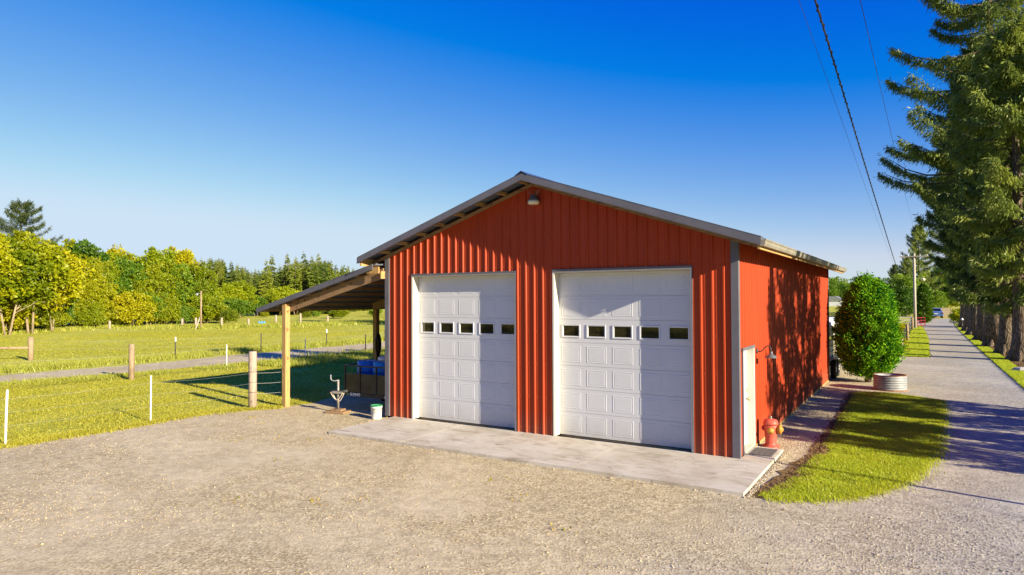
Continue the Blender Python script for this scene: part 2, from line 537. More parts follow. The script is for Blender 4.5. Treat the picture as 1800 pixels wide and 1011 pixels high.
lawn_poly = [(.78, -2.15), (1.45, -1.95), (2.07, -1.40), (2.74, .1), (3.18, 2.5), (3.36, 6.85), (3.46, 10.8), (2.4, 11.6), (1.8, 11.75), (1.12, 11.35), (1.16, 6.5), (1.22, 3.5), (1.2, 1.35), (1.05, -1.0)]
sheet('lawn_strip', lawn_poly, ZG + .004, M['lawn'], .07, .16)
sheet('mulch_edge', [(.62, -2.34), (.80, -2.2), (1.1, -1.0), (1.25, 1.35), (1.27, 3.5), (1.21, 6.5), (1.15, 11.4), (1.06, 11.4), (1.06, 6.5), (1.08, 3.0), (1.0, 1.2), (.80, -1.0)], ZG + .008, M['mulch'], .05, .2)
vergeL = [(2.05, 27.3), (3.3, 27.6), (3.42, 42), (3.3, 55), (3.0, 68), (2.5, 70), (2.2, 60), (2.1, 42)]
sheet('verge_lawn', vergeL, ZG + .006, M['lawn'], .05)
vergeR = [(5.98, 14), (6.6, 14), (6.55, 29), (6.42, 43), (6.36, 56), (6.3, 75), (6.12, 75), (5.95, 56), (5.93, 35.5)]
sheet('verge_lawn', vergeR, ZG + .006, M['lawn'], .05)
sheet('tree_row_bed', [(6.5, 12), (9.6, 12), (9.2, 76), (6.3, 76), (6.38, 56), (6.46, 43), (6.6, 28)], ZG + .003, M['mulch'], .12)

# concrete apron: panels with open joints
apron = thing('concrete_apron', '', '')
for q in ('label', 'category'): del apron[q]
kind(apron, 'structure')
def slab(x0, x1, y0, y1):
    o = link('slab_panel', MB().box(x0, y0, -.14, x1, y1, 0), M['concrete'], apron)
J = .0055
link('joint_filler', MB().box(-8.8, -2.22, -.13, .5, -.05, -.003), M['joint'], apron)
slab(-8.87, -6.62 - J, -2.28, .0); slab(-6.62 + J, -2.42 - J, -2.28, .0); slab(-2.42 + J, -.93 - J, -2.28, .0)
slab(-.93 + J, .59, -2.28, -.01); slab(.03, .59, -.0, 1.24)

# ------------------------------------------------------------------ barn
W, L, HE = 9.144, 14.43, 4.20
XA = -W / 2
SL = 1 / 3.0
barn = thing('barn', 'red metal pole barn with two white roll-up doors and a side carport', 'barn')
RIB = .2265
PH = -4.5596
def profile(u0, u1, phase, extra=()):
    pts = {}
    k0 = int((u0 - phase) / RIB) - 2; k1 = int((u1 - phase) / RIB) + 3
    for k in range(k0, k1):
        c = phase + k * RIB
        for d, h in ((-.029, 0), (-.014, .027), (.014, .027), (.029, 0), (RIB / 3 - .016, 0), (RIB / 3 - .006, .0035), (RIB / 3 + .006, .0035), (RIB / 3 + .016, 0),
                     (2 * RIB / 3 - .016, 0), (2 * RIB / 3 - .006, .0035), (2 * RIB / 3 + .006, .0035), (2 * RIB / 3 + .016, 0)):
            pts[round(c + d, 5)] = h
    us = sorted(pts); hs = [pts[u] for u in us]
    allu = sorted(set([u for u in us if u0 < u < u1] + [u0, u1] + [e for e in extra if u0 < e < u1]))
    return allu, np.interp(allu, us, hs)

def siding(u0, u1, ztop, openings, place, phase, z0=0.0):
    """ribbed sheets 0.9 m wide, each its own part"""
    ex = [e for o in openings for e in o[:2]] + ([XA] if openings and len(openings) == 2 else [])
    us, hs = profile(u0, u1, phase, ex)
    cur = MB(); sheet_no = None
    def flush():
        if cur.f: link('siding_panel', MB().add(cur.v, cur.f), M['red'], barn)
    for i in range(len(us) - 1):
        a, b = us[i], us[i + 1]
        no = math.floor((a + 1e-6 - phase - .04) / (4 * RIB))
        if sheet_no is not None and no != sheet_no:
            flush(); cur = MB()
        sheet_no = no
        m = (a + b) / 2
        iv = [(z0, None)]
        for o in openings:
            if o[0] < m < o[1]:
                iv = ([(z0, o[2])] if o[2] > z0 + .01 else []) + [(o[3], None)]
        for lo, hi in iv:
            za, zb = (ztop(a), ztop(b)) if hi is None else (hi, hi)
            cur.add([place(a, hs[i], lo), place(b, hs[i + 1], lo), place(b, hs[i + 1], zb), place(a, hs[i], za)], [(0, 1, 2, 3)])
    flush()

D1 = (-8.205, -5.095); D2 = (-4.030, -.918); DT = 3.69
gable = lambda u: HE + (min(u + W, -u)) * SL + .10
siding(-W, 0, gable, [(D1[0], D1[1], 0, DT + .05), (D2[0], D2[1], 0, DT + .05)], lambda u, d, z: (u, -d, z), PH)
MD = (.27, 1.33, 2.10)
siding(0, L, lambda u: HE + .13, [(MD[0], MD[1], 0, MD[2])], lambda u, d, z: (d, u, z), .113)
siding(0, L, lambda u: HE + .13, [], lambda u, d, z: (-W - d, u, z), .113)
siding(-W, 0, gable, [], lambda u, d, z: (u, L + d, z), PH)
# floor slab inside
link('floor_slab', MB().box(-W + .02, .30, -.12, -.19, L - .05, -.005), M['concrete'], barn)
# screw heads in rows
sb = MB(); e_ = .007
for k in range(-24, 22):
    u = PH + k * RIB + .055
    if not (-W + .12 < u < -.12): continue
    for z in (.12, .85, 1.6, 2.35, 3.1, 3.85, 4.6, 5.3):
        if z > gable(u) - .18 or (z < DT + .1 and (D1[0] - .06 < u < D1[1] + .06 or D2[0] - .06 < u < D2[1] + .06)): continue
        sb.box(u - e_, -.0085, z - e_, u + e_, -.0005, z + e_)
for k in range(0, 64):
    u = .113 + k * RIB + .055
    if not (.06 < u < L - .1): continue
    for z in (.12, .85, 1.6, 2.35, 3.1, 3.8):
        if MD[0] - .05 < u < MD[1] + .05 and z < 2.2: continue
        sb.box(.0005, u - e_, z - e_, .0085, u + e_, z + e_)
kind(link('screw_heads', sb, paint('red_screw_paint', (.50, .16, .10), .4, .1), barn), 'stuff')
# corner trims
def ctrim(cx, cy, sx, sy, zt):
    b = MB()
    w = .115
    b.prism_z([(cx + sx * .036, cy + sy * .036), (cx - sx * w, cy + sy * .036), (cx - sx * w, cy + sy * .002), (cx + sx * .002, cy + sy * .002), (cx + sx * .002, cy - sy * w * .55), (cx + sx * .036, cy - sy * w * .55)][::(1 if sx * sy > 0 else -1)], 0, zt)
    bevel(link('corner_trim', b, M['trim'], barn), .004)
ctrim(0, 0, 1, -1, HE + .10); ctrim(-W, 0, -1, -1, HE + .10); ctrim(0, L, 1, 1, HE + .10); ctrim(-W, L, -1, 1, HE + .10)
# base boards
link('skirt_board', MB().box(.002, 1.42, -.16, .024, L - .002, -.004), M['wood_y'], barn)
link('skirt_board', MB().box(-W - .024, .002, -.16, -W - .002, L - .002, -.004), M['wood_y'], barn)
# roof: sheet slopes, standing on purlins
OV, OE = .53, .555           # overhang in front, at the eaves
YB = L + .40
def roof_z(x): return HE + .0 + (W / 2 - abs(x - XA)) * SL + .19
zr_e = roof_z(OE)            # top of sheet at the eave (about 4.21)
for s in (1, -1):
    b = MB()
    xe = XA + s * (W / 2 + OE)
    th = .03
    b.hexa([(XA, -OV, roof_z(XA) - th), (xe, -OV, zr_e - th), (xe, YB, zr_e - th), (XA, YB, roof_z(XA) - th)],
           [(XA, -OV, roof_z(XA)), (xe, -OV, zr_e), (xe, YB, zr_e), (XA, YB, roof_z(XA))])
    for k in range(int((YB + OV) / RIB) + 1):      # ribs run down the slope
        y = -OV + .04 + k * RIB
        if y > YB - .03: break
        b.hexa([(XA, y - .022, roof_z(XA) + .001), (xe, y - .022, zr_e + .001), (xe, y + .022, zr_e + .001), (XA, y + .022, roof_z(XA) + .001)],
               [(XA, y - .012, roof_z(XA) + .02), (xe, y - .012, zr_e + .02), (xe, y + .012, zr_e + .02), (XA, y + .012, roof_z(XA) + .02)])
    link('roof_panel', b, M['roof'], barn)
    # purlins under the sheet, their ends showing in the front overhang
    for k in range(9):
        x = XA + s * (.12 + k * (W / 2 + OE - .2) / 8)
        zt = roof_z(x) - .034
        p_ = MB().hexa([(x - .019, -OV + .012, zt - .088), (x + .019, -OV + .012, zt - .088), (x + .019, YB - .02, zt - .088), (x - .019, YB - .02, zt - .088)],
                      [(x - .019, -OV + .012, zt - .019 * SL), (x + .019, -OV + .012, zt - .019 * SL), (x + .019, YB - .02, zt - .019 * SL), (x - .019, YB - .02, zt - .019 * SL)])
        link('purlin', p_, M['wood_y'], barn)
    # nailer board along the top of the front wall and the rake trim
    xe2 = XA + s * (W / 2 + OE - .15)
    zt = lambda x: roof_z(x) - .124
    link('nailer_board', MB().hexa([(XA + s * .001, -.062, zt(XA) - .075), (xe2, -.062, zt(xe2) - .075), (xe2, -.024, zt(xe2) - .075), (XA + s * .001, -.024, zt(XA) - .075)],
                                   [(XA + s * .001, -.062, zt(XA)), (xe2, -.062, zt(xe2)), (xe2, -.024, zt(xe2)), (XA + s * .001, -.024, zt(XA))]), M['wood_x'], barn)
    b = MB()
    y0, y1 = -OV - .022, -OV - .002
    zr = lambda x: roof_z(x) + .012
    b.hexa([(XA, y0, zr(XA) - .135), (xe, y0, zr(xe) - .135), (xe, y1, zr(xe) - .135), (XA, y1, zr(XA) - .135)], [(XA, y0, zr(XA)), (xe, y0, zr(xe)), (xe, y1, zr(xe)), (XA, y1, zr(XA))])
    b.hexa([(XA, y0 - .012, zr(XA) - .150), (xe, y0 - .012, zr(xe) - .150), (xe, y1 + .045, zr(xe) - .150), (XA, y1 + .045, zr(XA) - .150)],
           [(XA, y0 - .012, zr(XA) - .137), (xe, y0 - .012, zr(xe) - .137), (xe, y1 + .045, zr(xe) - .137), (XA, y1 + .045, zr(XA) - .137)])
    b.hexa([(XA, y1 + .001, zr(XA) + .012), (xe, y1 + .001, zr(xe) + .012), (xe, y1 + .16, zr(xe) + .012), (XA, y1 + .16, zr(XA) + .012)],
           [(XA, y1 + .001, zr(XA) + .022), (xe, y1 + .001, zr(xe) + .022), (xe, y1 + .16, zr(xe) + .022), (XA, y1 + .16, zr(XA) + .022)])
    link('rake_trim', b, M['trim'], barn)
# fascia and gutter on the right eave
link('fascia', MB().box(OE - .075, -OV + .06, zr_e - .20, OE - .035, YB - .02, zr_e - .05), M['wood_y'], barn)
link('fascia', MB().box(-W - OE + .035, -OV + .06, zr_e - .20, -W - OE + .075, YB - .02, zr_e - .05), M['wood_y'], barn)
gp = [(OE - .033, zr_e - .145), (OE + .04, zr_e - .145), (OE + .062, zr_e - .10), (OE + .066, zr_e - .06), (OE + .085, zr_e - .035), (OE + .085, zr_e - .02), (OE - .033, zr_e - .034)]
for y0, y1 in ((-OV + .05, 4.38), (4.40, 9.58), (9.60, YB + .02)):
    link('gutter', MB().prism_y(gp, y0, y1), M['gutter'], barn)
for k in range(8):
    y = 1.0 + k * 1.85
    link('gutter_strap', MB().box(OE - .03, y - .012, zr_e - .019, OE + .087, y + .012, zr_e - .014), M['trim'], barn)
b = MB()
b.prism_y([(XA - .17, roof_z(XA - .17) + .022), (XA, roof_z(XA) + .055), (XA + .17, roof_z(XA + .17) + .022), (XA + .17, roof_z(XA + .17) + .035), (XA, roof_z(XA) + .075), (XA - .17, roof_z(XA - .17) + .035)], -OV - .03, YB + .03)
link('ridge_cap', b, M['cap'], barn)

# garage doors
DY = .205
def garage_door(x0, x1):
    g = link('garage_door', MB().box(x0, DY + .03, .008, x1, DY + .06, DT), M['white_groove'], barn)
    n = 7; h = (DT - .02) / n
    for i in range(n):
        z0 = .015 + i * h
        sec = MB()
        row_from_top = n - 1 - i
        cw = (x1 - x0) / 5
        if row_from_top == 2:      # window row: rails and stiles around five openings
            ph, pw = .245, .405
            zc = z0 + h / 2
            sec.box(x0 + .004, DY, z0 + .002, x1 - .004, DY + .03, zc - ph / 2); sec.box(x0 + .004, DY, zc + ph / 2, x1 - .004, DY + .03, z0 + h - .003)
            xs = [x0 + .004] + [x0 + cw * (j + .5) + e * pw / 2 for j in range(5) for e in (-1, 1)] + [x1 - .004]
            for j in range(0, 12, 2): sec.box(xs[j], DY, zc - ph / 2 + .0005, xs[j + 1], DY + .03, zc + ph / 2 - .0005)
            for j in range(5):
                cx = x0 + cw * (j + .5)
                link('pane', MB().box(cx - pw / 2 + .001, DY + .014, zc - ph / 2 + .001, cx + pw / 2 - .001, DY + .022, zc + ph / 2 - .001), M['glass'], g)
                fr = MB(); e = .026
                o4 = [(-pw / 2 - e, -ph / 2 - e), (pw / 2 + e, -ph / 2 - e), (pw / 2 + e, ph / 2 + e), (-pw / 2 - e, ph / 2 + e)]
                i4 = [(-pw / 2 + .006, -ph / 2 + .006), (pw / 2 - .006, -ph / 2 + .006), (pw / 2 - .006, ph / 2 - .006), (-pw / 2 + .006, ph / 2 - .006)]
                vs = [(cx + a, DY - .001, zc + c_) for a, c_ in o4] + [(cx + a * .985, DY - .016, zc + c_ * .98) for a, c_ in o4] + [(cx + a, DY - .010, zc + c_) for a, c_ in i4] + [(cx + a, DY + .013, zc + c_) for a, c_ in i4]
                fs = []
                for r_ in range(3):
                    for k in range(4): fs.append((r_ * 4 + k, r_ * 4 + (k + 1) % 4, r_ * 4 + 4 + (k + 1) % 4, r_ * 4 + 4 + k))
                link('pane_frame', fr.add(vs, fs), M['white'], g)
        else:
            sec.box(x0 + .004, DY, z0 + .002, x1 - .004, DY + .03, z0 + h - .003)
            pw, ph = .478, .372
            for j in range(5):
                cx = x0 + cw * (j + .5); zc = z0 + h / 2
                def ring(w_, h_, y): return [(cx - w_ / 2, y, zc - h_ / 2), (cx + w_ / 2, y, zc - h_ / 2), (cx + w_ / 2, y, zc + h_ / 2), (cx - w_ / 2, y, zc + h_ / 2)]
                vs = ring(pw, ph, DY - .0008) + ring(pw - .016, ph - .016, DY - .0045) + ring(pw - .034, ph - .034, DY - .0045) + ring(pw - .060, ph - .060, DY - .0015) + ring(pw - .10, ph - .10, DY - .004)
                fs = [(r_ * 4 + k, r_ * 4 + (k + 1) % 4, r_ * 4 + 4 + (k + 1) % 4, r_ * 4 + 4 + k) for r_ in range(4) for k in range(4)] + [(16, 17, 18, 19)]
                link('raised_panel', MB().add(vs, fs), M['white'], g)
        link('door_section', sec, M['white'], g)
    link('bottom_seal', MB().box(x0 + .004, DY + .004, .001, x1 - .004, DY + .028, .014), M['rubber'], g)
for x0, x1 in (D1, D2):
    garage_door(x0, x1)
    # jambs, header lining and the outer casing
    fr = link('door_frame', MB().box(x0 - .035, -.022, .001, x0 + .001, DY + .028, DT + .03), M['cream'], barn)
    link('jamb', MB().box(x1 - .001, -.022, .001, x1 + .035, DY + .028, DT + .03), M['cream'], fr)
    link('header', MB().box(x0 + .002, -.020, DT - .002, x1 - .002, DY + .028, DT + .03), M['cream'], fr)
    link('casing', MB().box(x0 - .045, -.038, DT + .031, x1 + .045, -.001, DT + .075), M['trim'], fr)
    link('casing', MB().box(x0 - .045, -.034, .001, x0 - .036, .0, DT + .030), M['trim'], fr)
    link('casing', MB().box(x1 + .036, -.034, .001, x1 + .045, .0, DT + .030), M['trim'], fr)
# walk-in door on the side wall
y0, y1, zt = MD
dr = link('walk_door', MB().box(-.165, y0 + .045, .03, -.125, y1 - .045, zt - .05), paint('white_walk_door_paint', (.44, .46, .52), .5, .03, 2), barn)
link('door_frame', MB().box(-.18, y0, .0, .034, y0 + .044, zt), M['trim'], barn)
link('door_frame', MB().box(-.18, y1 - .044, .0, .030, y1, zt), M['beige_door'], barn)
link('door_frame', MB().box(-.18, y0 - .02, zt - .048, .040, y1 + .02, zt + .012), M['trim'], barn)
link('door_casing', MB().box(-.001, y1 + .001, .0, .036, y1 + .028, zt - .049), M['trim'], barn)
link('threshold', MB().box(-.18, y0 + .045, .0, .02, y1 - .045, .03), M['concrete'], barn)
link('knob', MB().lathe([(.012, 0), (.012, .03), (.030, .036), (.034, .052), (.026, .068), (.008, .072)], (-.125, y1 - .12, .98), 14, 'x'), M['brass'], dr, True)
link('deadbolt', MB().lathe([(.028, 0), (.028, .012), (.020, .022), (.006, .024)], (-.125, y1 - .12, 1.16), 14, 'x'), M['brass'], dr, True)

# carport leaning on the left wall
lx0, lx1, ly0, ly1 = -14.17, -9.26, -.30, 9.2
lz = lambda x: 2.836 + (x - lx0) * (4.045 - 2.836) / (-9.30 - lx0)
b = MB()
b.hexa([(lx0, ly0, lz(lx0) - .03), (lx1, ly0, lz(lx1) - .03), (lx1, ly1, lz(lx1) - .03), (lx0, ly1, lz(lx0) - .03)], [(lx0, ly0, lz(lx0)), (lx1, ly0, lz(lx1)), (lx1, ly1, lz(lx1)), (lx0, ly1, lz(lx0))])
for k in range(42):
    y = ly0 + .05 + k * RIB
    if y > ly1 - .03: break
    b.hexa([(lx0, y - .022, lz(lx0) + .001), (lx1, y - .022, lz(lx1) + .001), (lx1, y + .022, lz(lx1) + .001), (lx0, y + .022, lz(lx0) + .001)],
           [(lx0, y - .012, lz(lx0) + .02), (lx1, y - .012, lz(lx1) + .02), (lx1, y + .012, lz(lx1) + .02), (lx0, y + .012, lz(lx0) + .02)])
link('carport_roof', b, M['roof'], barn)
b = MB()
for x0, x1 in ((lx0 - .01, -11.82), (-11.815, lx1 - .10)):
    b.hexa([(x0, ly0 - .024, lz(x0) - .115), (x1, ly0 - .024, lz(x1) - .115), (x1, ly0 - .003, lz(x1) - .115), (x0, ly0 - .003, lz(x0) - .115)],
           [(x0, ly0 - .024, lz(x0) + .02), (x1, ly0 - .024, lz(x1) + .02), (x1, ly0 - .003, lz(x1) + .02), (x0, ly0 - .003, lz(x0) + .02)])
    b.hexa([(x0, ly0 - .036, lz(x0) - .128), (x1, ly0 - .036, lz(x1) - .128), (x1, ly0 + .04, lz(x1) - .128), (x0, ly0 + .04, lz(x0) - .128)],
           [(x0, ly0 - .036, lz(x0) - .117), (x1, ly0 - .036, lz(x1) - .117), (x1, ly0 + .04, lz(x1) - .117), (x0, ly0 + .04, lz(x0) - .117)])
link('carport_trim', b, M['trim'], barn)
for k in range(8):
    x = lx0 + .12 + k * (lx1 - lx0 - .3) / 7
    z = lz(x) - .034
    link('purlin', MB().box(x - .019, ly0 + .03, z - .09, x + .019, ly1 - .02, z - .008), M['wood_y'], barn)
# dark lining of the underside between the purlins' lower edges
for y in (-.08, 3.50, 7.1):
    b = MB()
    xa, xb = -13.0, -9.175
    zt = lambda x: lz(x) - .13
    b.hexa([(xa, y - .02, zt(xa) - .27), (xb, y - .02, zt(xb) - .27), (xb, y + .02, zt(xb) - .27), (xa, y + .02, zt(xa) - .27)], [(xa, y - .02, zt(xa)), (xb, y - .02, zt(xb)), (xb, y + .02, zt(xb)), (xa, y + .02, zt(xa))])
    bevel(link('carport_rafter', b, M['wood_x'], barn), .006)
    bevel(link('carport_post', MB().box(-13.07, y + .022, -.3, -12.905, y + .187, lz(-12.98) - .13) if y > 0 else MB().box(-13.07, y - .187, -.3, -12.905, y - .022, lz(-12.98) - .132), M['wood_new'], barn), .008)
link('carport_ledger', MB().box(-W - .066, ly0 + .12, 3.66, -W - .028, ly1, 3.86), M['wood_y'], barn)
link('blocking', MB().box(-9.62, -.27, 3.80, -9.18, -.235, 3.97), M['wood_new'], barn)

# ------------------------------------------------------------------ lamps on the barn
t_ = thing('gooseneck_lamp', 'grey gooseneck barn lamp beside the walk-in door', 'lamp', (0, 0, 0))
link('wall_plate', MB().lathe([(.055, .0), (.055, .018), (.022, .034)], (.021, 1.57, 1.965), 16, 'x'), M['iron'], t_, True)
arc = [(.04, 1.57, 1.965), (.10, 1.57, 1.955), (.15, 1.57, 1.985), (.19, 1.57, 2.045), (.24, 1.57, 2.08), (.29, 1.57, 2.07), (.315, 1.57, 2.02), (.32, 1.57, 1.95)]
link('arm', MB().tube(arc, .011, 8), M['iron'], t_, True)
link('shade', MB().lathe([(.025, .11), (.032, .06), (.048, .045), (.085, .022), (.112, -.018), (.115, -.025), (.108, -.023), (.08, .012), (.03, .04)], (.32, 1.57, 1.855), 22, 'z', False), M['lamp_grey'], t_, True)
link('bulb', MB().lathe([(.012, .04), (.028, .0), (.026, -.02), (.008, -.034)], (.32, 1.57, 1.85), 12), M['lens'], t_, True)
t_ = thing('gable_light', 'security light with bird spikes under the barn ridge', 'lamp')
gx, gy, gz = -4.50, -.115, 5.36
link('housing', MB().lathe([(.03, .135), (.075, .12), (.09, .05), (.13, .02), (.135, 0)], (gx, gy, gz), 18), M['lamp_grey'], t_, True)
link('bracket', MB().box(gx - .04, gy + .05, gz + .02, gx + .04, -.021, gz + .09), M['lamp_grey'], t_)
link('lens', MB().lathe([(.132, -.002), (.138, -.05), (.112, -.085), (.105, -.088)], (gx, gy, gz), 18), M['lens'], t_, True)
sp = MB()
for a in (-.16, -.09, -.03, .05, .12, .17):
    sp.tube([(gx + a * .4, gy, gz + .11), (gx + a, gy - .02, gz + .235)], .0035, 4)
link('bird_spikes', sp, M['galv'], t_)

# ------------------------------------------------------------------ hydrant, mat, bucket
HX, HY = .285, 1.62
t_ = thing('fire_hydrant', 'weathered red fire hydrant with yellow nozzle beside the walk-in door', 'fire hydrant', (HX, HY, ZG), R(0))
link('body', MB().lathe([(.175, 0), (.175, .035), (.118, .045), (.112, .10), (.118, .22), (.132, .33), (.140, .42), (.142, .47)], (0, 0, 0), 24), M['hydrant'], t_, True)
link('bonnet', MB().lathe([(.150, .471), (.152, .50), (.147, .525), (.125, .575), (.07, .592), (.03, .596)], (0, 0, 0), 24), M['hydrant'], t_, True)
link('operating_nut', MB().lathe([(.026, .597), (.022, .65)], (0, 0, 0), 5), M['steel'], t_)
link('nozzle', MB().lathe([(.085, .12), (.085, .16), (.096, .165), (.096, .215), (.05, .225), (.03, .25)], (0, 0, .385), 18, 'x'), M['gold'], t_, True)
link('side_nozzle', MB().lathe([(.058, -.115), (.058, -.15), (.068, -.152), (.068, -.195), (.026, -.205), (.020, -.235)], (.03, 0, .37), 16, 'y'), M['gold'], t_, True)
link('blank_cap', MB().lathe([(.055, -.118), (.055, -.15), (.06, -.152), (.03, -.185)], (0, 0, .39), 14, 'x'), M['hydrant'], t_, True)
m_ = MB()
for i in range(8):
    m_.box(-.0 + i * .053, 0, 0, .047 + i * .053, .67, .014 + .003 * (i % 2))
mo = link('door_mat', m_, M['mat'])
mo.location = (.10, .42, .001)
tag(mo, 'worn grey ribbed door mat on the concrete stoop', 'door mat')
t_ = thing('bucket', 'white plastic bucket with green rim at the barn corner', 'bucket', (-9.27, -.26, -.06))
link('pail', MB().lathe([(.125, 0), (.128, .01), (.148, .30), (.155, .30), (.155, .315), (.150, .33)], (0, 0, 0), 24), M['plastic_white'], t_, True)
link('lid', MB().lathe([(.158, .331), (.160, .36), (.150, .366), (.145, .356), (.02, .354)], (0, 0, 0), 24), M['green_lid'], t_, True)
link('print', MB().add([(.1435 * math.cos(a), .1435 * math.sin(a), z) for z in (.12, .22) for a in [R(-150 + k * 12) for k in range(5)]], [(k, k + 1, k + 6, k + 5) for k in range(4)]), paint('pale_green_print', (.42, .55, .50), .5, .4, 30), t_)
link('handle', MB().tube([(.158 * math.cos(a), .158 * math.sin(a) - .0, .27 - .10 * math.sin(max(0, -a))) for a in [R(-180 + k * 15) for k in range(13)]], .004, 5), M['galv'], t_)

# stand with a crank
t_ = thing('crank_stand', 'rusty iron post stand with crank handle and coiled hose on a wood base', 'stand', (-10.86, -.12, ZG), R(12))
bevel(link('base_board', MB().box(-.30, -.20, .0, .30, .0, .06), M['wood_x'], t_), .006)
bevel(link('base_board', MB().box(-.28, .005, .0, .29, .19, .055), M['wood_x'], t_), .006)
link('base_block', MB().box(-.16, -.12, .061, .16, .12, .11), M['wood_x'], t_)
link('post', MB().tube([(0, 0, .10), (0, 0, .92)], .030, 10), M['steel'], t_, True)
link('crank_handle', MB().tube([(.03, 0, .90), (.02, -.03, .91), (-.08, -.05, .885), (-.17, -.05, .90), (-.21, -.05, .94), (-.21, -.05, 1.06)], .017, 8), M['galv'], t_, True)
link('crossbar', MB().tube([(-.30, .0, .56), (-.1, .02, .60), (.12, -.02, .585), (.30, .0, .62)], .038, 8), M['iron'], t_, True)
link('clamp_plate', MB().box(-.17, -.06, .54, .15, .07, .60), M['steel'], t_)
for k in range(2):
    ph_ = k * .05
    pts = [(-.22 + k * .02 + .40 * (i / 10), -.05 + .05 * k, .57 - (.20 + .06 * k) * math.sin(math.pi * i / 10)) for i in range(11)]
    link('hose', MB().tube(pts, .012, 6), M['rope'], t_, True)

# ------------------------------------------------------------------ utility trailer under the carport, barrels
t_ = thing('utility_trailer', 'black utility trailer with solid side panels under the carport', 'trailer', (-10.34, .52, ZG))
hw, ln = .96, 3.0
zb, zp, ztop = .42, .50, 1.27
fr_ = MB()
fr_.box(-hw, -.03, zb - .04, hw, .03, zb + .06); fr_.box(-hw, ln - .06, zb - .04, hw, ln, zb + .06)
fr_.box(-hw, .031, zb - .04, -hw + .06, ln - .061, zb + .06); fr_.box(hw - .06, .031, zb - .04, hw, ln - .061, zb + .06)
link('frame', fr_, M['black'], t_)
link('deck', MB().box(-hw + .061, .031, zb + .01, hw - .061, ln - .061, zb + .05), M['wood_y'], t_)
pan_m = paint('scuffed_black_sheet', (.030, .027, .022), .35, .6, 3.2, .2, .5)
xs = [-hw + .045, -hw * .33, hw * .33, hw - .045]
for a, b_ in zip(xs[:-1], xs[1:]):
    link('side_panel', MB().box(a + .021, -.005, zb + .065, b_ - .021, .010, 1.03), pan_m, t_)
for x in xs:
    link('upright', MB().box(x - .02, -.022, zb + .061, x + .02, .022, ztop - .041), M['black'], t_)
link('top_rail', MB().box(-hw, -.022, ztop - .04, hw, .022, ztop), M['black'], t_)
for x in (-hw + .02, hw - .02):
    link('top_rail', MB().box(x - .02, .024, ztop - .035, x + .02, ln, ztop), M['black'], t_)
    for y in (1.0, 2.0, 2.95):
        link('upright', MB().box(x - .018, y, zb + .061, x + .018, y + .04, ztop - .036), M['black'], t_)
    link('side_panel', MB().box(x - .006, .06, zb + .065, x + .006, ln - .05, .98), pan_m, t_)
link('top_rail', MB().box(-hw + .041, ln - .04, ztop - .035, hw - .041, ln, ztop), M['black'], t_)
for x in (-hw + .12, hw - .10):
    wh = link('wheel', MB().lathe([(.20, -.09), (.30, -.085), (.325, -.05), (.325, .05), (.30, .085), (.20, .09)], (x + (.16 if x < 0 else -.16), 1.5, .325), 22, 'x'), M['rubber'], t_, True)
    link('rim', MB().lathe([(.05, -.092), (.19, -.080), (.19, .080), (.05, .092)], (x + (.16 if x < 0 else -.16), 1.5, .325), 16, 'x'), M['plastic_white'], wh, True)
link('tail_lamp', MB().box(hw - .30, -.045, zb - .02, hw - .14, -.031, zb + .04), M['plastic_white'], t_)
fc = bpy.data.curves.new('lettering', 'FONT'); fc.body = 'SUMMIT'; fc.size = .115; fc.extrude = .001; fc.offset = .003
tmp_o = bpy.data.objects.new('lettering_outline', fc); COL.objects.link(tmp_o)
bpy.context.view_layer.update()
fm = bpy.data.meshes.new_from_object(tmp_o.evaluated_get(bpy.context.evaluated_depsgraph_get()))
bpy.data.objects.remove(tmp_o)
fo = link('lettering', fm, paint('white_lettering', (.9, .9, .9), .5, .02), t_)
fo.location = (-hw + .27, -.0325, zb - .03); fo.rotation_euler = (R(90), 0, 0)
link('emblem', MB().add([(-hw + .12, -.032, zb - .03), (-hw + .24, -.032, zb - .03), (-hw + .18, -.032, zb + .055), (-hw + .12, -.034, zb - .03), (-hw + .24, -.034, zb - .03), (-hw + .18, -.034, zb + .055)], [(3, 4, 5), (0, 3, 5, 2), (1, 2, 5, 4), (0, 1, 4, 3)]), M['green_lid'], t_)
def barrel(x, y, mat, label):
    o = link('barrel', MB().lathe([(.25, 0), (.285, .03), (.29, .29), (.30, .31), (.29, .33), (.29, .58), (.30, .60), (.29, .62), (.285, .86), (.262, .89), (.255, .882), (.03, .875)], (0, 0, 0), 28), mat, None, True)
    o.location = (x, y, ZG + zb + .051)
    return tag(o, label, 'barrel', 'barrels riding on the trailer')
b1 = barrel(-10.95, 1.10, M['blue'], 'dark blue plastic barrel on the trailer, away from the barn')
b2 = barrel(-10.36, 1.14, M['sky_blue'], 'lighter blue plastic barrel on the trailer, next to the barn')
link('bung', MB().lathe([(.035, .876), (.035, .90), (.01, .902)], (-.13, 0, 0), 10), M['plastic_white'], b1, True)
link('bung', MB().lathe([(.035, .876), (.035, .90), (.01, .902)], (-.13, 0, 0), 10), M['plastic_white'], b2, True)
sk = MB()
sk.lathe([(.10, .0), (.20, .02), (.21, .07), (.15, .12), (.05, .14)], (0, 0, 0), 12)
so = link('plastic_sack', sk, M['plastic_white'], None, True)
so.location = (-10.30, 1.16, ZG + zb + .051 + .903)
tag(so, 'pale plastic sack lying on the lighter blue barrel', 'sack')
# coil of black hose hung on the rear carport post
hb = MB()
for k in range(5):
    pts = [(-12.885 + .012 * k, 3.56 + .09 * math.sin(a) * (1 + .1 * k), 1.55 + .32 * math.cos(a) * (1 + .05 * k)) for a in [2 * math.pi * i / 20 for i in range(21)]]
    hb.tube(pts, .014, 6, False)
tag(link('hose_coil', hb, M['rubber'], None, True), 'coil of black hose hanging on the rear carport post', 'hose')

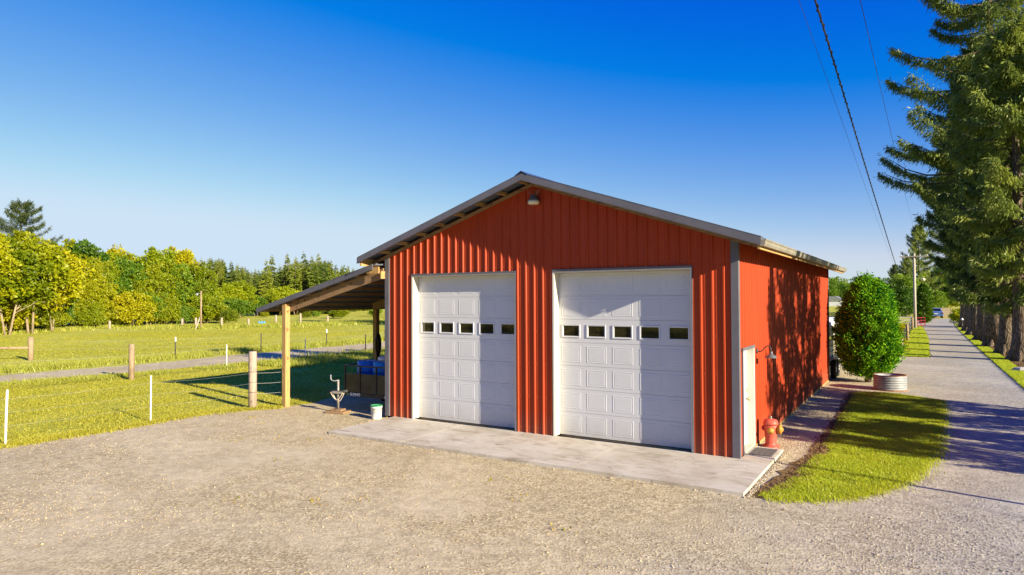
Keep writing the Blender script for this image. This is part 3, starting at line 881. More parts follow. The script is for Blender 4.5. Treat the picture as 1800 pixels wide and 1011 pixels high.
# ------------------------------------------------------------------ stock tank used as a planter, bush beyond
t_ = thing('stock_tank', 'low galvanised ribbed ring tank with rusty rim beside the driveway', 'tank', (2.08, 12.72, ZG))
RT = .50
prof = []
for i in range(33):
    z = .03 + .47 * i / 32
    prof.append((RT + .016 * math.sin(i / 32 * math.pi * 2 * 6), z))
wallp = prof + [(RT - .02, .49), (RT - .02, .33)]
link('ring_wall', MB().lathe(wallp, (0, 0, 0), 40, 'z', False), M['galv'], t_, True)
link('rim', MB().lathe([(RT - .022, .502), (RT + .010, .502), (RT + .014, .512), (RT, .52), (RT - .022, .515)], (0, 0, 0), 40, 'z', False), M['rust'], t_, True)
link('foot_ring', MB().lathe([(RT + .02, 0), (RT + .03, .02), (RT + .005, .029)], (0, 0, 0), 40, 'z', False), M['rust'], t_, True)
link('soil', MB().lathe([(RT - .03, .33), (RT - .03, .36), (.3, .38), (.02, .40)], (0, 0, 0), 20), M['mulch'], t_, True)

# ------------------------------------------------------------------ foliage makers
def norm(a): return a / np.maximum(1e-9, np.linalg.norm(a, axis=-1, keepdims=True))

def sprays(C, A, ln, wd, rg, up=None, waist=.5):
    """rhombic leaves: base C, direction A"""
    n = len(C)
    A = norm(A)
    ref = rg.normal(size=(n, 3)) if up is None else up + rg.normal(size=(n, 3)) * .35
    S = norm(np.cross(A, ref))
    ln = np.broadcast_to(ln, n)[:, None]; wd = np.broadcast_to(wd, n)[:, None]
    V = np.empty((n, 4, 3))
    V[:, 0] = C; V[:, 1] = C + A * ln * waist + S * wd / 2; V[:, 2] = C + A * ln; V[:, 3] = C + A * ln * waist - S * wd / 2
    F = np.arange(n * 4).reshape(n, 4)
    return V.reshape(-1, 3), F

def big_spruce(seed, H, r0, z0, Lmax, nsp=62, dz=1.0):
    rg = np.random.default_rng(seed)
    tr = MB(); limb = MB()
    n = 14
    pts = []; rad = []
    lean = rg.normal(0, .10, 2)
    for i in range(n + 1):
        t = i / n
        pts.append((lean[0] * t * 2, lean[1] * t * 2, -.25 + t * (H + .2)))
        rad.append(max(.02, r0 * ((1 - t) ** .85) * (1.0 + .55 * math.exp(-t * n * 1.1))))
    tr.tube(pts, rad, 14)
    # root flare
    for k in range(6):
        a = 2 * math.pi * k / 6 + rg.uniform(-.3, .3)
        tr.tube([(math.cos(a) * r0 * .5, math.sin(a) * r0 * .5, .9), (math.cos(a) * r0 * 1.25, math.sin(a) * r0 * 1.25, .22), (math.cos(a) * r0 * 2.0, math.sin(a) * r0 * 2.0, -.12)], [r0 * .45, r0 * .40, r0 * .22], 7)
    Cs, As, Ls = [], [], []
    z = z0; a = rg.uniform(0, 6)
    while z < H - .25:
        t = (z - z0) / (H - z0)
        env = (1 - t) ** .6 * min(1, .30 + t * 2.3)
        a += 2.399 + rg.normal(0, .35)
        Lb = max(.35, Lmax * env * rg.uniform(.62, 1.12))
        if rg.random() < .07: Lb *= .45
        d = np.array([math.cos(a), math.sin(a), 0]); sd = np.array([-math.sin(a), math.cos(a), 0])
        up0 = -.10 + .55 * t + rg.normal(0, .08)
        droop = (.30 - .12 * t) + rg.uniform(-.06, .10)
        def P(s):   # s in 0..1 along the branch
            s = np.asarray(s, float)[:, None]
            h = up0 * s * Lb - droop * Lb * np.sin(np.minimum(s, 1) * 2.4) * .62 + .16 * Lb * s ** 3
            off = np.array([lean[0] * 2 * z / H, lean[1] * 2 * z / H, z])
            return off + d * (s * Lb) + np.array([0, 0, 1.]) * h
        ss = np.linspace(0, .97, 6)
        limb.tube(P(ss), [max(.008, .016 * Lb * (1 - q) ** .8 + .006) for q in ss], 5, False)
        m = int(nsp * (.35 + Lb / Lmax) * rg.uniform(.8, 1.2))
        s = rg.uniform(.10, 1.0, m) ** .75
        half = .23 * Lb * np.sqrt(np.maximum(0, 1.02 - s)) * (.35 + .65 * np.minimum(1, s * 3))
        lat = rg.uniform(-1, 1, m) * half
        base = P(s)
        hang = -np.abs(rg.normal(0, .16, m)) - .10 * np.abs(lat)
        C = base + sd * lat[:, None]; C[:, 2] += hang
        A = d * rg.uniform(.25, 1.0, m)[:, None] + sd * (np.sign(lat) * rg.uniform(.1, .9, m))[:, None]
        A[:, 2] -= rg.uniform(.25, 1.35, m)
        Cs.append(C); As.append(A); Ls.append(np.full(m, 1.0))
        # leading tip sprays
        k = 5
        Cs.append(P(np.linspace(.9, 1, k))); As.append(np.tile(d, (k, 1)) + rg.normal(0, .25, (k, 3)) + np.array([0, 0, .12])); Ls.append(np.full(k, 1.1))
        z += rg.uniform(.10, .26) * (1.15 - .5 * t) * (.75 + H / 60) * dz
    C = np.concatenate(Cs); A = np.concatenate(As); Lw = np.concatenate(Ls)
    m = len(C)
    V, F = sprays(C, A, Lw * rg.uniform(.20, .46, m), rg.uniform(.040, .080, m), rg, None, .45)
    # cross sprays: the same twig seen from the side, shorter
    C2 = C + rg.normal(0, .13, C.shape); C2[:, 2] -= .10; A2 = A + rg.normal(0, .6, A.shape); A2[:, 2] -= .4
    V2, F2 = sprays(C2, A2, rg.uniform(.16, .38, m), rg.uniform(.035, .07, m), rg, None, .45)
    V = np.concatenate([V, V2]); F = np.concatenate([F, F2 + len(C) * 4])
    return tr.mesh('trunk', True), limb.mesh('limbs', False), np_mesh('crown', V, F)

def plant_tree(name, meshes, mats, loc, label, cat, group=None, rz=0, sc=1.0, szz=None):
    t = thing(name, label, cat, loc, rz, group)
    t.scale = (sc, sc, szz or sc)
    for nm, me, mt in zip(('trunk', 'limbs', 'crown') if len(meshes) == 3 else ('trunk', 'crown'), meshes, mats):
        link(nm, me, mt, t)
    return t

spr = [big_spruce(11, 31.0, .50, 3.4, 8.4, 760, 1.15), big_spruce(23, 22.5, .42, 3.5, 4.3, 520, .95), big_spruce(35, 17.5, .36, 3.3, 4.6, 560, 1.0)]
SM = (M['bark'], M['bark'], M['needle'])
GR = 'old spruces in a row along the driveway'
row = [((7.15, 27.4), 2, .97, 1.6, 'nearest spruce of the row, thick trunk at the picture edge'),
       ((6.92, 31.6), 2, .92, 4.1, 'slender spruce just behind the nearest thick trunk'),
       ((6.95, 37.6), 0, 1.0, .3, 'tallest spruce, with a broad buttressed trunk and long limbs over the driveway'),
       ((6.80, 44.2), 1, .98, 2.4, 'spruce directly behind the broad buttressed trunk'),
       ((6.74, 51.5), 1, 1.05, 5.2, 'spruce in the middle of the far half of the row'),
       ((6.70, 58.6), 1, .95, 3.3, 'second spruce from the far end of the row'),
       ((6.66, 66.5), 1, .86, .9, 'farthest spruce of the row, beside the weeping shrub')]
for (x, y), k, s, rz, lab in row:
    plant_tree('spruce_tree', spr[k], SM, (x, y, ZG), lab, 'tree', GR, rz, s)

# low-branched young spruces past the frame: they shade the drive, the lawn strip and the side wall
low = big_spruce(51, 13.5, .20, .35, 2.6, 130, .75)
for x, y, s, rz in ((8.5, 3.9, 1.2, .4), (8.9, 6.5, 1.1, 5.1), (8.6, 8.9, 1.0, 4.0), (8.9, 1.7, .56, 1.0)):
    plant_tree('young_spruce', low, SM, (x, y, ZG), 'young low-branched spruce standing past the picture edge by the drive', 'tree', 'young spruces beside the drive', rz, s * .84, s)
t_ = thing('steel_post', 'slim steel post with a guy wire at the drive edge', 'post', (7.7, -1.13, ZG))
link('shaft', MB().tube([(0, 0, -.3), (0, 0, 3.25)], .045, 10), M['galv'], t_, True)
link('guy_wire', MB().tube([(0, 0, 3.2), (.9, -1.6, .05)], .008, 5), M['fence_wire'], t_)

# far conifers
def far_conifer(seed, H, Rm, n, ln=.6, wd=.2):
    """layered whorls of drooping boughs, a thin leader on top"""
    rg = np.random.default_rng(seed)
    nb = 230
    tb = np.sort(rg.random(nb) ** 1.25) * .97; ab = rg.uniform(0, 2 * math.pi, nb)
    Lb = Rm * (1 - tb) ** .92 * rg.uniform(.6, 1.1, nb) * np.minimum(1, .55 + tb * 3)
    w = Lb / Lb.sum(); idx = rg.choice(nb, n, p=w)
    s_ = rg.uniform(.05, 1, n) ** .7
    d = np.stack([np.cos(ab), np.sin(ab), np.zeros(nb)], 1)[idx]; sd = np.stack([-np.sin(ab), np.cos(ab), np.zeros(nb)], 1)[idx]
    L = Lb[idx]
    lat = rg.uniform(-1, 1, n) * L * .30 * (1.05 - s_)
    C = d * (s_ * L)[:, None] + sd * lat[:, None]
    C[:, 2] = H * (.05 + .95 * tb[idx]) - .30 * L * s_ + .10 * L * s_ ** 3 - np.abs(rg.normal(0, .10, n))
    A = d + sd * (np.sign(lat) * rg.uniform(0, .8, n))[:, None] + rg.normal(0, .2, (n, 3)); A[:, 2] -= rg.uniform(.1, .8, n)
    sc_ = .40 + .75 * (1 - tb[idx])
    V, F = sprays(C, A, ln * sc_ * rg.uniform(.7, 1.3, n), wd * sc_ * rg.uniform(.7, 1.3, n), rg, None, .45)
    tr = MB().tube([(0, 0, -.2), (0, 0, H * .5), (0, 0, H * .99)], [H * .014, H * .009, .02], 7)
    return tr.mesh('trunk', True), np_mesh('crown', V, F)

FC = [far_conifer(3, 14, 3.7, 15000), far_conifer(4, 16, 4.1, 16000), far_conifer(5, 12, 3.5, 14000)]
# lone open conifer behind the broadleaf wood
OPENC = big_spruce(77, 17.5, .30, 3.5, 8.2, 260, .95)

def broadleaf(seed, H, Rx, n, ln, wd, trunk_r=.16, base=.22, stems=1, ncl=90):
    rg = np.random.default_rng(seed)
    tr = MB()
    ends = []
    for s_ in range(stems):
        a0 = rg.uniform(0, 6.28); l0 = (0.5 if stems > 1 else .12) * rg.uniform(.5, 1.2)
        top = np.array([math.cos(a0) * l0 * Rx, math.sin(a0) * l0 * Rx, H * rg.uniform(.62, .8)])
        b0 = np.array([math.cos(a0) * .25, math.sin(a0) * .25, 0]) * (stems > 1)
        mid = b0 * .6 + top * .45 + rg.normal(0, .18, 3)
        tr.tube([b0 + (0, 0, -.2), mid, top], [trunk_r, trunk_r * .7, trunk_r * .25], 7)
        for k in range(9):
            f = rg.uniform(.3, .95); st = b0 + (mid - b0) * f * 2 if f < .5 else mid + (top - mid) * (f - .5) * 2
            a = rg.uniform(0, 6.28); q = Rx * rg.uniform(.45, .9)
            en = st + np.array([math.cos(a) * q, math.sin(a) * q, H * rg.uniform(.06, .26)])
            md = (st + en) / 2 + np.array([0, 0, -.15])
            tr.tube([st, md, en], [trunk_r * .4, trunk_r * .26, trunk_r * .08], 5, False)
            ends += [en, md]
    # crown clumps on an uneven shell, plus those at the limb ends
    u = rg.uniform(0, 2 * math.pi, ncl); ct = rg.uniform(-.75, 1, ncl); stt = np.sqrt(1 - ct ** 2)
    sh = rg.uniform(.50, 1.0, ncl) * (1 + .16 * np.sin(3 * u + 4 * ct))
    cz = H * (base + (1 - base) * .5)
    K = np.stack([Rx * stt * np.cos(u) * sh, Rx * stt * np.sin(u) * sh, cz + H * (1 - base) * .5 * ct * sh], 1)
    K = np.concatenate([K, np.array(ends)])
    rad = rg.uniform(.10, .24, len(K)) * Rx
    idx = rg.integers(0, len(K), n)
    off = norm(rg.normal(size=(n, 3))) * (rad[idx] * rg.uniform(.25, 1, n) ** .5)[:, None]
    off[:, 2] *= .72
    C = K[idx] + off
    A = off + rg.normal(0, .5, (n, 3)) * rad[idx][:, None] + np.array([0, 0, .05])
    keep = C[:, 2] > H * base * .45
    C, A = C[keep], A[keep]
    m = len(C)
    V, F = sprays(C, A, ln * rg.uniform(.6, 1.4, m), wd * rg.uniform(.6, 1.4, m), rg, None, .5)
    return tr.mesh('trunk', True), np_mesh('crown', V, F)

BL = [broadleaf(1, 9.5, 3.7, 17000, .34, .20, .15, .10, 3, 150), broadleaf(2, 8.6, 4.0, 17000, .34, .20, .13, .05, 2, 150), broadleaf(6, 10.5, 3.5, 17000, .34, .20, .16, .14, 2, 160), broadleaf(8, 6.5, 3.8, 15000, .32, .20, .08, -.10, 3, 130)]
rnd = random.Random(5)
# the wood along the left field
G2 = 'broadleaf trees of the wood beyond the field'
wood_counts = {}
ORD = ['first', 'second', 'third', 'fourth', 'fifth', 'sixth', 'seventh', 'eighth', 'ninth', 'tenth', 'eleventh', 'twelfth', 'thirteenth', 'fourteenth', 'fifteenth', 'sixteenth', 'seventeenth', 'eighteenth', 'nineteenth', 'twentieth', 'twenty-first', 'twenty-second', 'twenty-third', 'twenty-fourth']
front = [(-67.5, 4.0), (-71.0, 12.0), (-74, 17), (-77.5, 22.0), (-79, 27), (-79, 31.0), (-79.5, 35), (-80, 39), (-80, 42)]
k = 0
for i in range(len(front) - 1):
    a, b_ = np.array(front[i]), np.array(front[i + 1])
    d = (b_ - a) / np.linalg.norm(b_ - a); nn = np.array([-d[1], d[0]])
    m = max(1, round(np.linalg.norm(b_ - a) / 2.15))
    for j in range(m):
        for rowi, (off, hs) in enumerate(((.5, (.42, .72)), (3.6, (.74, .98)), (7.5, (.92, 1.08)), (12.5, (1.02, 1.18)))):
            p = a + (b_ - a) * (j + rnd.uniform(.1, .9)) / m + nn * (off + rnd.uniform(-1.2, 1.2))
            which = rnd.choice((3, 3, 3, 1)) if rowi == 0 else rnd.choice((0, 1, 2))
            s = rnd.uniform(*hs) * (.95 if rowi else 1.0)
            mat = M['leaf'] if rnd.random() < .72 else M['leaf_dark'] if rnd.random() < .5 else M['leaf_lime']
            me = BL[which]
            crown = me[1]
            if mat is not M['leaf']:
                key = (which, mat.name)
                if key not in M:
                    M[key] = me[1].copy(); M[key].materials.clear(); M[key].materials.append(mat)
                crown = M[key]
            elif not crown.materials:
                crown.materials.append(mat)
            wood_n = wood_counts[rowi] = wood_counts.get(rowi, 0) + 1
            lab = {'yellow_green_leaves': 'yellow-green', 'mid_green_leaves': 'mid-green', 'lime_leaves': 'lime green'}[mat.name] + ' broadleaf tree, ' + ORD[wood_n - 1] + ' from left in the ' + ('low front', 'second', 'third', 'tall back')[rowi] + ' row of the field wood'
            plant_tree('broadleaf_tree', (me[0], crown), (M['bark_pale'], mat), (p[0], p[1], ZG), lab, 'tree', G2, rnd.uniform(0, 6.28), s * rnd.uniform(.72, .98), s)
TALL = broadleaf(14, 10.0, 3.2, 15000, .34, .20, .12, .22, 2, 130)
TALL[1].materials.append(M['leaf'])
for x, y, s_, rz, pl_ in ((-69.5, 13.6, .92, .4, 'second from left'), (-70.6, 15.9, 1.0, 2.0, 'third from left'), (-69.0, 11.8, .95, 4.4, 'at the picture edge'), (-72.6, 18.6, .9, 1.1, 'fourth from left')):
    plant_tree('broadleaf_tree', TALL, (M['bark_pale'], M['leaf']), (x, y, ZG), 'tree with leaning pale trunks before the field wood, ' + pl_, 'tree', G2, rz, s_)
M['needle_open'] = leafmat('olive_conifer_needles', [(.022, .045, .012), (.045, .070, .014), (.075, .10, .018)], .2, .3, None, 0)
plant_tree('open_conifer', OPENC, (M['bark'], M['bark'], M['needle_open']), (-103, 27.5, ZG), 'tall open-limbed conifer rising above the broadleaf wood', 'tree', None, 1.0, .98)

# conifer wood on the far side
G3 = 'conifers of the far wood'
def cam_pt(u, depth):
    """world x, y of a spot DEPTH metres out along the view column u"""
    d = fwd + r2 * ((u - 900) / 1148.7)
    return 3.0347 + d.x * depth, -13.0893 + d.y * depth
for i in range(150):
    u = rnd.uniform(285, 640) if i % 3 else rnd.uniform(320, 480); dp = rnd.uniform(165, 240)
    x, y = cam_pt(u, dp)
    h = (3.1 + (529 - (462 + 10 * math.sin(u * .03) + (u - 285) * .035)) / 1148.7 * dp) * rnd.uniform(.85, 1.06)
    me = FC[i % 3]; h0 = (14, 16, 12)[i % 3]
    plant_tree('far_conifer', me, (M['bark'], M['needle_far']), (x, y, ZG), 'slim dark conifer in the far wood beyond the meadow', 'tree', G3, rnd.uniform(0, 6), h / h0)
for u, v, dp in ((478, 452, 160), (492, 470, 150), (505, 449, 162), (520, 456, 155), (534, 446, 165), (548, 455, 158), (560, 450, 163), (572, 463, 160), (580, 478, 168), (512, 470, 148), (540, 472, 150), (500, 480, 146), (466, 475, 165), (455, 480, 158), (590, 492, 160), (530, 480, 146), (560, 476, 150)) + tuple((468 + 3.9 * q, 447 + (q * 29) % 30 + (abs(q - 13) * .9), 140 + (q * 17) % 22) for q in range(30)):
    x, y = cam_pt(u, dp)
    h = 3.17 + (527 - v + 9) / 1148.7 * dp
    me = FC[int(u) % 3]; h0 = (14, 16, 12)[int(u) % 3]
    plant_tree('dark_conifer', me, (M['bark'], M['needle_far']), (x, y, ZG), 'tall dense conifer of the dark clump above the carport roof', 'tree', 'conifers of the dark clump', rnd.uniform(0, 6), h / h0 * .98, None)
# separate broadleaf trees and shrubs on the meadow
def bl_mat(which, mat):
    key = (which, mat.name)
    if key not in M:
        M[key] = BL[which][1].copy(); M[key].materials.clear(); M[key].materials.append(mat)
    return BL[which][0], M[key]
for u, vt, dp, which, mat, lab, sx in (
        (398, 500, 116, 0, 'leaf_lime', 'round lime green tree between the wood and the conifers', 1.25), (424, 494, 120, 2, 'leaf_lime', 'taller lime green tree in front of the far conifers', 1.2),
        (450, 520, 126, 1, 'leaf_dark', 'rounded mid-green tree left of the carport eave', 1.2), (415, 522, 112, 3, 'leaf_dark', 'dark green low-branched tree in front of the lime trees', 1.2),
        (490, 506, 130, 0, 'leaf_lime', 'lime green tree just above the carport eave', 1.5), (520, 512, 134, 1, 'leaf_lime', 'broad lime green tree behind the carport roof', 1.5),
        (404, 541, 88, 3, 'leaf', 'small yellow-green shrub at the meadow fence', .9), (378, 540, 92, 3, 'leaf', 'low spreading shrub beside the field pole', 1.2),
        (345, 530, 90, 3, 'leaf', 'bushy tree at the end of the broadleaf wood', 1.2),
        (465, 548, 118, 3, 'leaf', 'low shrub on the meadow left of the front carport post', 1.2), (538, 549, 112, 3, 'leaf', 'low shrub on the meadow right of the front carport post', 1.3), (556, 548, 116, 3, 'leaf_dark', 'dark round shrub seen under the carport', 1.0),
        (596, 543, 108, 3, 'leaf', 'spreading bush in the middle of the carport opening', 1.4), (660, 540, 120, 3, 'leaf_dark', 'small green bush by the barn wall in the carport opening', 1.0)):
    x, y = cam_pt(u, dp)
    h = 3.17 + (528 - vt) / 1148.7 * dp
    h0 = (9.5, 8.6, 10.5, 6.5)[which]
    plant_tree('meadow_tree' if h > 3.4 else 'meadow_shrub', bl_mat(which, M[mat]), (M['bark_pale'], M[mat]), (x, y, ZG), lab, 'tree' if h > 3.4 else 'shrub', 'trees and shrubs on the meadow', rnd.uniform(0, 6), h / h0 * sx, h / h0)
# trees at the far end of the drive
for u, vt, dp, which, mat, lab, sx in (
        (1650, 470, 118, 2, 'leaf_dark', 'dark broadleaf tree behind the parked car', 1.5), (1668, 505, 122, 1, 'leaf', 'sunlit broadleaf tree above the board fence', 1.1), (1690, 500, 124, 0, 'leaf', 'yellow-green tree above the right end of the board fence', 1.1),
        (1590, 480, 100, 1, 'leaf_dark', 'dark leafy tree left of the utility pole', .8), (1570, 495, 96, 3, 'leaf_dark', 'dark shrubby tree between the hedge bush and the pole', .9), (1630, 505, 104, 3, 'leaf_dark', 'dark low tree right of the utility pole', .9)):
    x, y = cam_pt(u, dp)
    h = 3.17 + (521 - vt) / 1148.7 * dp; h0 = (9.5, 8.6, 10.5, 6.5)[which]
    plant_tree('lane_tree', bl_mat(which, M[mat]), (M['bark'], M[mat]), (x, y, ZG), lab, 'tree', 'trees at the far end of the drive', rnd.uniform(0, 6), h / h0 * sx, h / h0)
OC = big_spruce(88, 16.0, .25, 1.2, 4.4, 210, .8)
for x, y, s, lab in ((2.6, 118, .98, 'tall open conifer behind the utility pole'), (-.9, 116, .55, 'smaller conifer left of the tall one behind the pole'), (.9, 108, .60, 'middle-sized conifer beside the utility pole'), (-3.6, 120, .42, 'smallest conifer above the hedge bush')):
    plant_tree('lane_conifer', OC, (M['bark'], M['bark'], M['needle']), (x, y, ZG), lab, 'tree', 'conifers at the far end of the drive', x * 3, s)
for n_, (u, vt, dp) in enumerate(((1440, 497, 320), (1452, 490, 310), (1462, 486, 330), (1470, 494, 315), (1478, 498, 322), (1488, 495, 330))):
    x, y = cam_pt(u, dp); h = 3.17 + (522 - vt) / 1148.7 * dp
    plant_tree('distant_tree', bl_mat(1, M['leaf_dark']), (M['bark'], M['leaf_dark']), (x, y, ZG), 'distant tree between the barn and the hedge bush, ' + ORD[n_] + ' from the barn', 'tree', 'distant trees beyond the barn', u, h / 8.6)

# clipped hedge bush beside the barn
def hedge_bush(seed, H, Rx, n, z0, ln, wd, ncl=950, clr=.15):
    """tufts of flat cedar sprays on an uneven egg, with dark gaps between the tufts"""
    rg = np.random.default_rng(seed)
    ct = rg.uniform(0, 1, ncl); a = rg.uniform(0, 2 * math.pi, ncl)
    prof = np.interp(ct, [0, .06, .18, .40, .65, .82, .93, 1.0], [.34, .68, .94, 1.0, .88, .68, .44, .10])
    lump = 1 + .06 * np.sin(a * 3 + ct * 9) + .05 * np.sin(a * 5 - ct * 17) + rg.normal(0, .055, ncl)
    r = Rx * prof * lump * np.where(rg.random(ncl) < .72, 1.0, rg.uniform(.6, .9, ncl))
    K = np.stack([r * np.cos(a), r * np.sin(a), z0 + (H - z0) * ct], 1)
    out = np.stack([np.cos(a), np.sin(a), np.zeros(ncl)], 1)
    D = out * rg.uniform(.5, 1.0, ncl)[:, None] + rg.normal(0, .30, (ncl, 3)); D[:, 2] += rg.uniform(-.05, .75, ncl)
    D = norm(D)
    big = rg.uniform(.6, 1.5, ncl)
    idx = rg.integers(0, ncl, n)
    k = Rx / 1.1
    C = K[idx] + rg.normal(0, clr * .55 * k, (n, 3)) * big[idx][:, None] - D[idx] * (rg.uniform(0, 1.6, n) * clr * k)[:, None]
    A = D[idx] + rg.normal(0, .38, (n, 3))
    ex = np.where(rg.random(n) < .02, 2.2, 1.0)
    V, F = sprays(C, A, ln * rg.uniform(.6, 1.4, n) * ex, wd * rg.uniform(.6, 1.4, n), rg, None, .45)
    tr = MB().tube([(0, 0, -.2), (.02, 0, .5), (0, .02, H * .8)], [.13, .10, .03], 9)
    for q in range(9):
        a_ = q * .7; tr.tube([(0, 0, .35 + q * .2), (.6 * math.cos(a_), .6 * math.sin(a_), .8 + q * .25)], [.035, .012], 5, False)
    return tr.mesh('trunk', True), np_mesh('crown', V, F)
hb_ = hedge_bush(5, 3.86, .97, 60000, .36, .125, .038)
plant_tree('hedge_bush', hb_, (M['bark'], M['bush']), (1.30, 14.62, ZG), 'big rounded bright green cedar bush beside the barn end', 'bush')
hs_ = hedge_bush(9, 4.6, .75, 9000, .05, .28, .10, 400)
plant_tree('columnar_cedar', hs_, (M['bark'], M['leaf_dark']), (3.25, 80, ZG), 'columnar green cedar just right of the utility pole', 'bush', None, 0, 1.0)
plant_tree('weeping_shrub', bl_mat(3, M['leaf_lime']), (M['bark'], M['leaf_lime']), (6.75, 69.5, ZG), 'pale weeping shrub at the far end of the tree row', 'shrub', None, 0, .33, .36)
for i, y in enumerate((31, 33.5, 36.5, 40, 44)):
    plant_tree('verge_shrub', bl_mat(3, M['leaf']), (M['bark'], M['leaf']), (1.55 - .02 * i, y, ZG), 'pale low shrub along the drive-side wire fence', 'shrub', 'low shrubs along the drive-side fence', i * 1.3, .15, .19 + .02 * (i % 3))
# the wood across the yard, behind the viewer: the door panes mirror it
for i in range(34):
    rowi = i % 2
    plant_tree('yard_tree', bl_mat((0, 2, 1)[i % 3], M['leaf'] if i < 20 else M['leaf_dark']), (M['bark'], M['leaf']), (-78 + i * 3.7, -40 - rowi * 5 - (i * 7) % 4, ZG), 'broadleaf tree across the yard behind the viewer', 'tree', 'trees across the yard', i * 1.7, (.95 if rowi else .82) + .08 * (i % 3))

# ------------------------------------------------------------------ fences and posts
t_ = thing('wire_fence', 'wire fence along the gravel yard edge with white rods and one thick post', 'fence')
def lathe_post(x, y, h, r, mat, nm='post', lean=(0, 0), n=12, rough=.0):
    return link(nm, MB().tube([(x, y, -.35), (x + lean[0] * .5, y + lean[1] * .5, h * .5 + ZG), (x + lean[0], y + lean[1], h + ZG - .015), (x + lean[0], y + lean[1], h + ZG)], [r * 1.03, r, r * .98, r * .9], n), mat, t_, True)
FPT = (-13.62, -.86)
lathe_post(*FPT, 1.66, .117, M['wood_grey'], 'wooden_post')
lathe_post(-14.02, -3.63, 1.21, .021, M['plastic_white'], 'rod_post', (.01, .0), 8)
lathe_post(-14.07, -6.80, 1.22, .024, M['plastic_white'], 'rod_post', (.035, .02), 8)
lathe_post(-14.1, -10.2, 1.22, .024, M['plastic_white'], 'rod_post', (0, .02), 8)
for z in (.42, .72, 1.02):
    for a, b_ in (((-14.1, -10.2), (-14.05, -6.80)), ((-14.05, -6.80), (-14.01, -3.63)), ((-14.01, -3.63), FPT)):
        pts = [(a[0] + (b_[0] - a[0]) * q, a[1] + (b_[1] - a[1]) * q, z + ZG - .03 * math.sin(math.pi * q)) for q in np.linspace(0, 1, 6)]
        link('strand', MB().tube(pts, .0016, 4, False), M['fence_wire'], t_)
    ring = [(FPT[0] + .122 * math.cos(q), FPT[1] + .122 * math.sin(q), z + .05 + ZG) for q in np.linspace(0, 2 * math.pi, 17)]
    link('wire_tie', MB().tube(ring, .006, 4, False), M['iron'], t_)
    link('strand', MB().tube([(FPT[0] + .1, FPT[1] + .05, z + ZG), (-13.3, -.45, z + ZG - .01), (-13.03, -.1, z + ZG + .01)], .0038, 5, False), M['fence_wire'], t_)
t_ = thing('pasture_fence', 'wire fence with mixed posts along the near edge of the farm track', 'fence')
lathe_post(-23.91, 1.08, 1.42, .105, M['wood_old'], 'wooden_post')
lathe_post(-24.9, 6.0, 1.05, .022, M['plastic_white'], 'rod_post', (0, 0), 8)
lathe_post(-25.3, 11.0, 1.05, .022, M['plastic_white'], 'rod_post', (0, 0), 8)
lathe_post(-25.6, 15.84, 1.05, .028, M['iron'], 'steel_post', (0, 0), 6)
lathe_post(-25.8, 22, 1.05, .028, M['iron'], 'steel_post', (0, 0), 6)
lathe_post(-27.8, -9.0, 1.42, .105, M['wood_old'], 'wooden_post')
ps = [(-27.8, -9.0), (-23.91, 1.08), (-24.9, 6.0), (-25.3, 11.0), (-25.6, 15.84), (-25.8, 22)]
for z in (.55, .95):
    for a, b_ in zip(ps[:-1], ps[1:]):
        link('strand', MB().tube([(a[0] + (b_[0] - a[0]) * q, a[1] + (b_[1] - a[1]) * q, z + ZG - .04 * math.sin(math.pi * q)) for q in np.linspace(0, 1, 5)], .0028, 4, False), M['fence_wire'], t_)
t_ = thing('track_fence', 'wire fence of thin steel posts beyond the farm track', 'fence')
for x, y, m in ((-31.86, 7.61, 0), (-31.35, 12.74, 1), (-31.4, 18.0, 0), (-31.3, 23.6, 2), (-31.3, 30, 1)):
    lathe_post(x, y, 1.12, .030, M['iron'], 'steel_post', (.02, 0), 6)
    if m != 1: link('post_cap', MB().lathe([(.038, 0), (.038, .22), (.02, .25)], (x + .02, y, 1.12 + ZG - .22), 8), M['plastic_white'] if m == 0 else M['green_lid'], t_)
ps = [(-37.5, 2.94), (-31.86, 7.61), (-31.35, 12.74), (-31.4, 18.0), (-31.3, 23.6), (-31.3, 30)]
for z in (.6, 1.0):
    for a, b_ in zip(ps[:-1], ps[1:]):
        link('strand', MB().tube([(a[0] + (b_[0] - a[0]) * q, a[1] + (b_[1] - a[1]) * q, z + ZG - .05 * math.sin(math.pi * q)) for q in np.linspace(0, 1, 5)], .0028, 4, False), M['fence_wire'], t_)
t_ = thing('rail_fence', 'brown wooden rail fence end at the left of the field', 'fence')
lathe_post(-37.5, 2.94, 1.24, .13, M['wood_old'], 'wooden_post')
lathe_post(-41.9, .15, 1.24, .13, M['wood_old'], 'wooden_post')
link('rail', MB().tube([(-37.45, 2.90, .60), (-39.6, 1.6, .58), (-42.0, .08, .60)], .062, 8), M['wood_old'], t_, True)
t_ = thing('meadow_fence', 'line of weathered posts at the far side of the field', 'fence')
for x, y, h in ((-70.9, 31.6, 1.0), (-69.3, 32.3, 1.1), (-66.4, 33.7, 1.1), (-64.9, 36.2, .9), (-66.8, 41.6, 1.2), (-64.2, 43.3, 1.4), (-74, 25, .9), (-63.3, 47, 1.0)):
    lathe_post(x, y, h, .13, M['wood_grey'], 'wooden_post', (0, 0), 7)
for i in range(3):
    o = link('far_drum', MB().lathe([(.28, 0), (.29, .3), (.29, .6), (.28, .9), (.05, .91)], (0, 0, 0), 14), M['sky_blue'], None, True)
    o.location = (-68.25 + .20 * i, 40.15 + .24 * i, ZG)
    o.scale = (.42, .42, .46)
    tag(o, 'bright blue drum standing at the far edge of the field', 'drum', 'blue drums at the far edge of the field')
t_ = thing('field_pole', 'weathered light pole standing by the wood beyond the field', 'pole', (-64.5, 29.9, ZG))
link('shaft', MB().tube([(0, 0, -.2), (0, 0, 4.2)], [.11, .07], 8), M['wood_old'], t_, True)
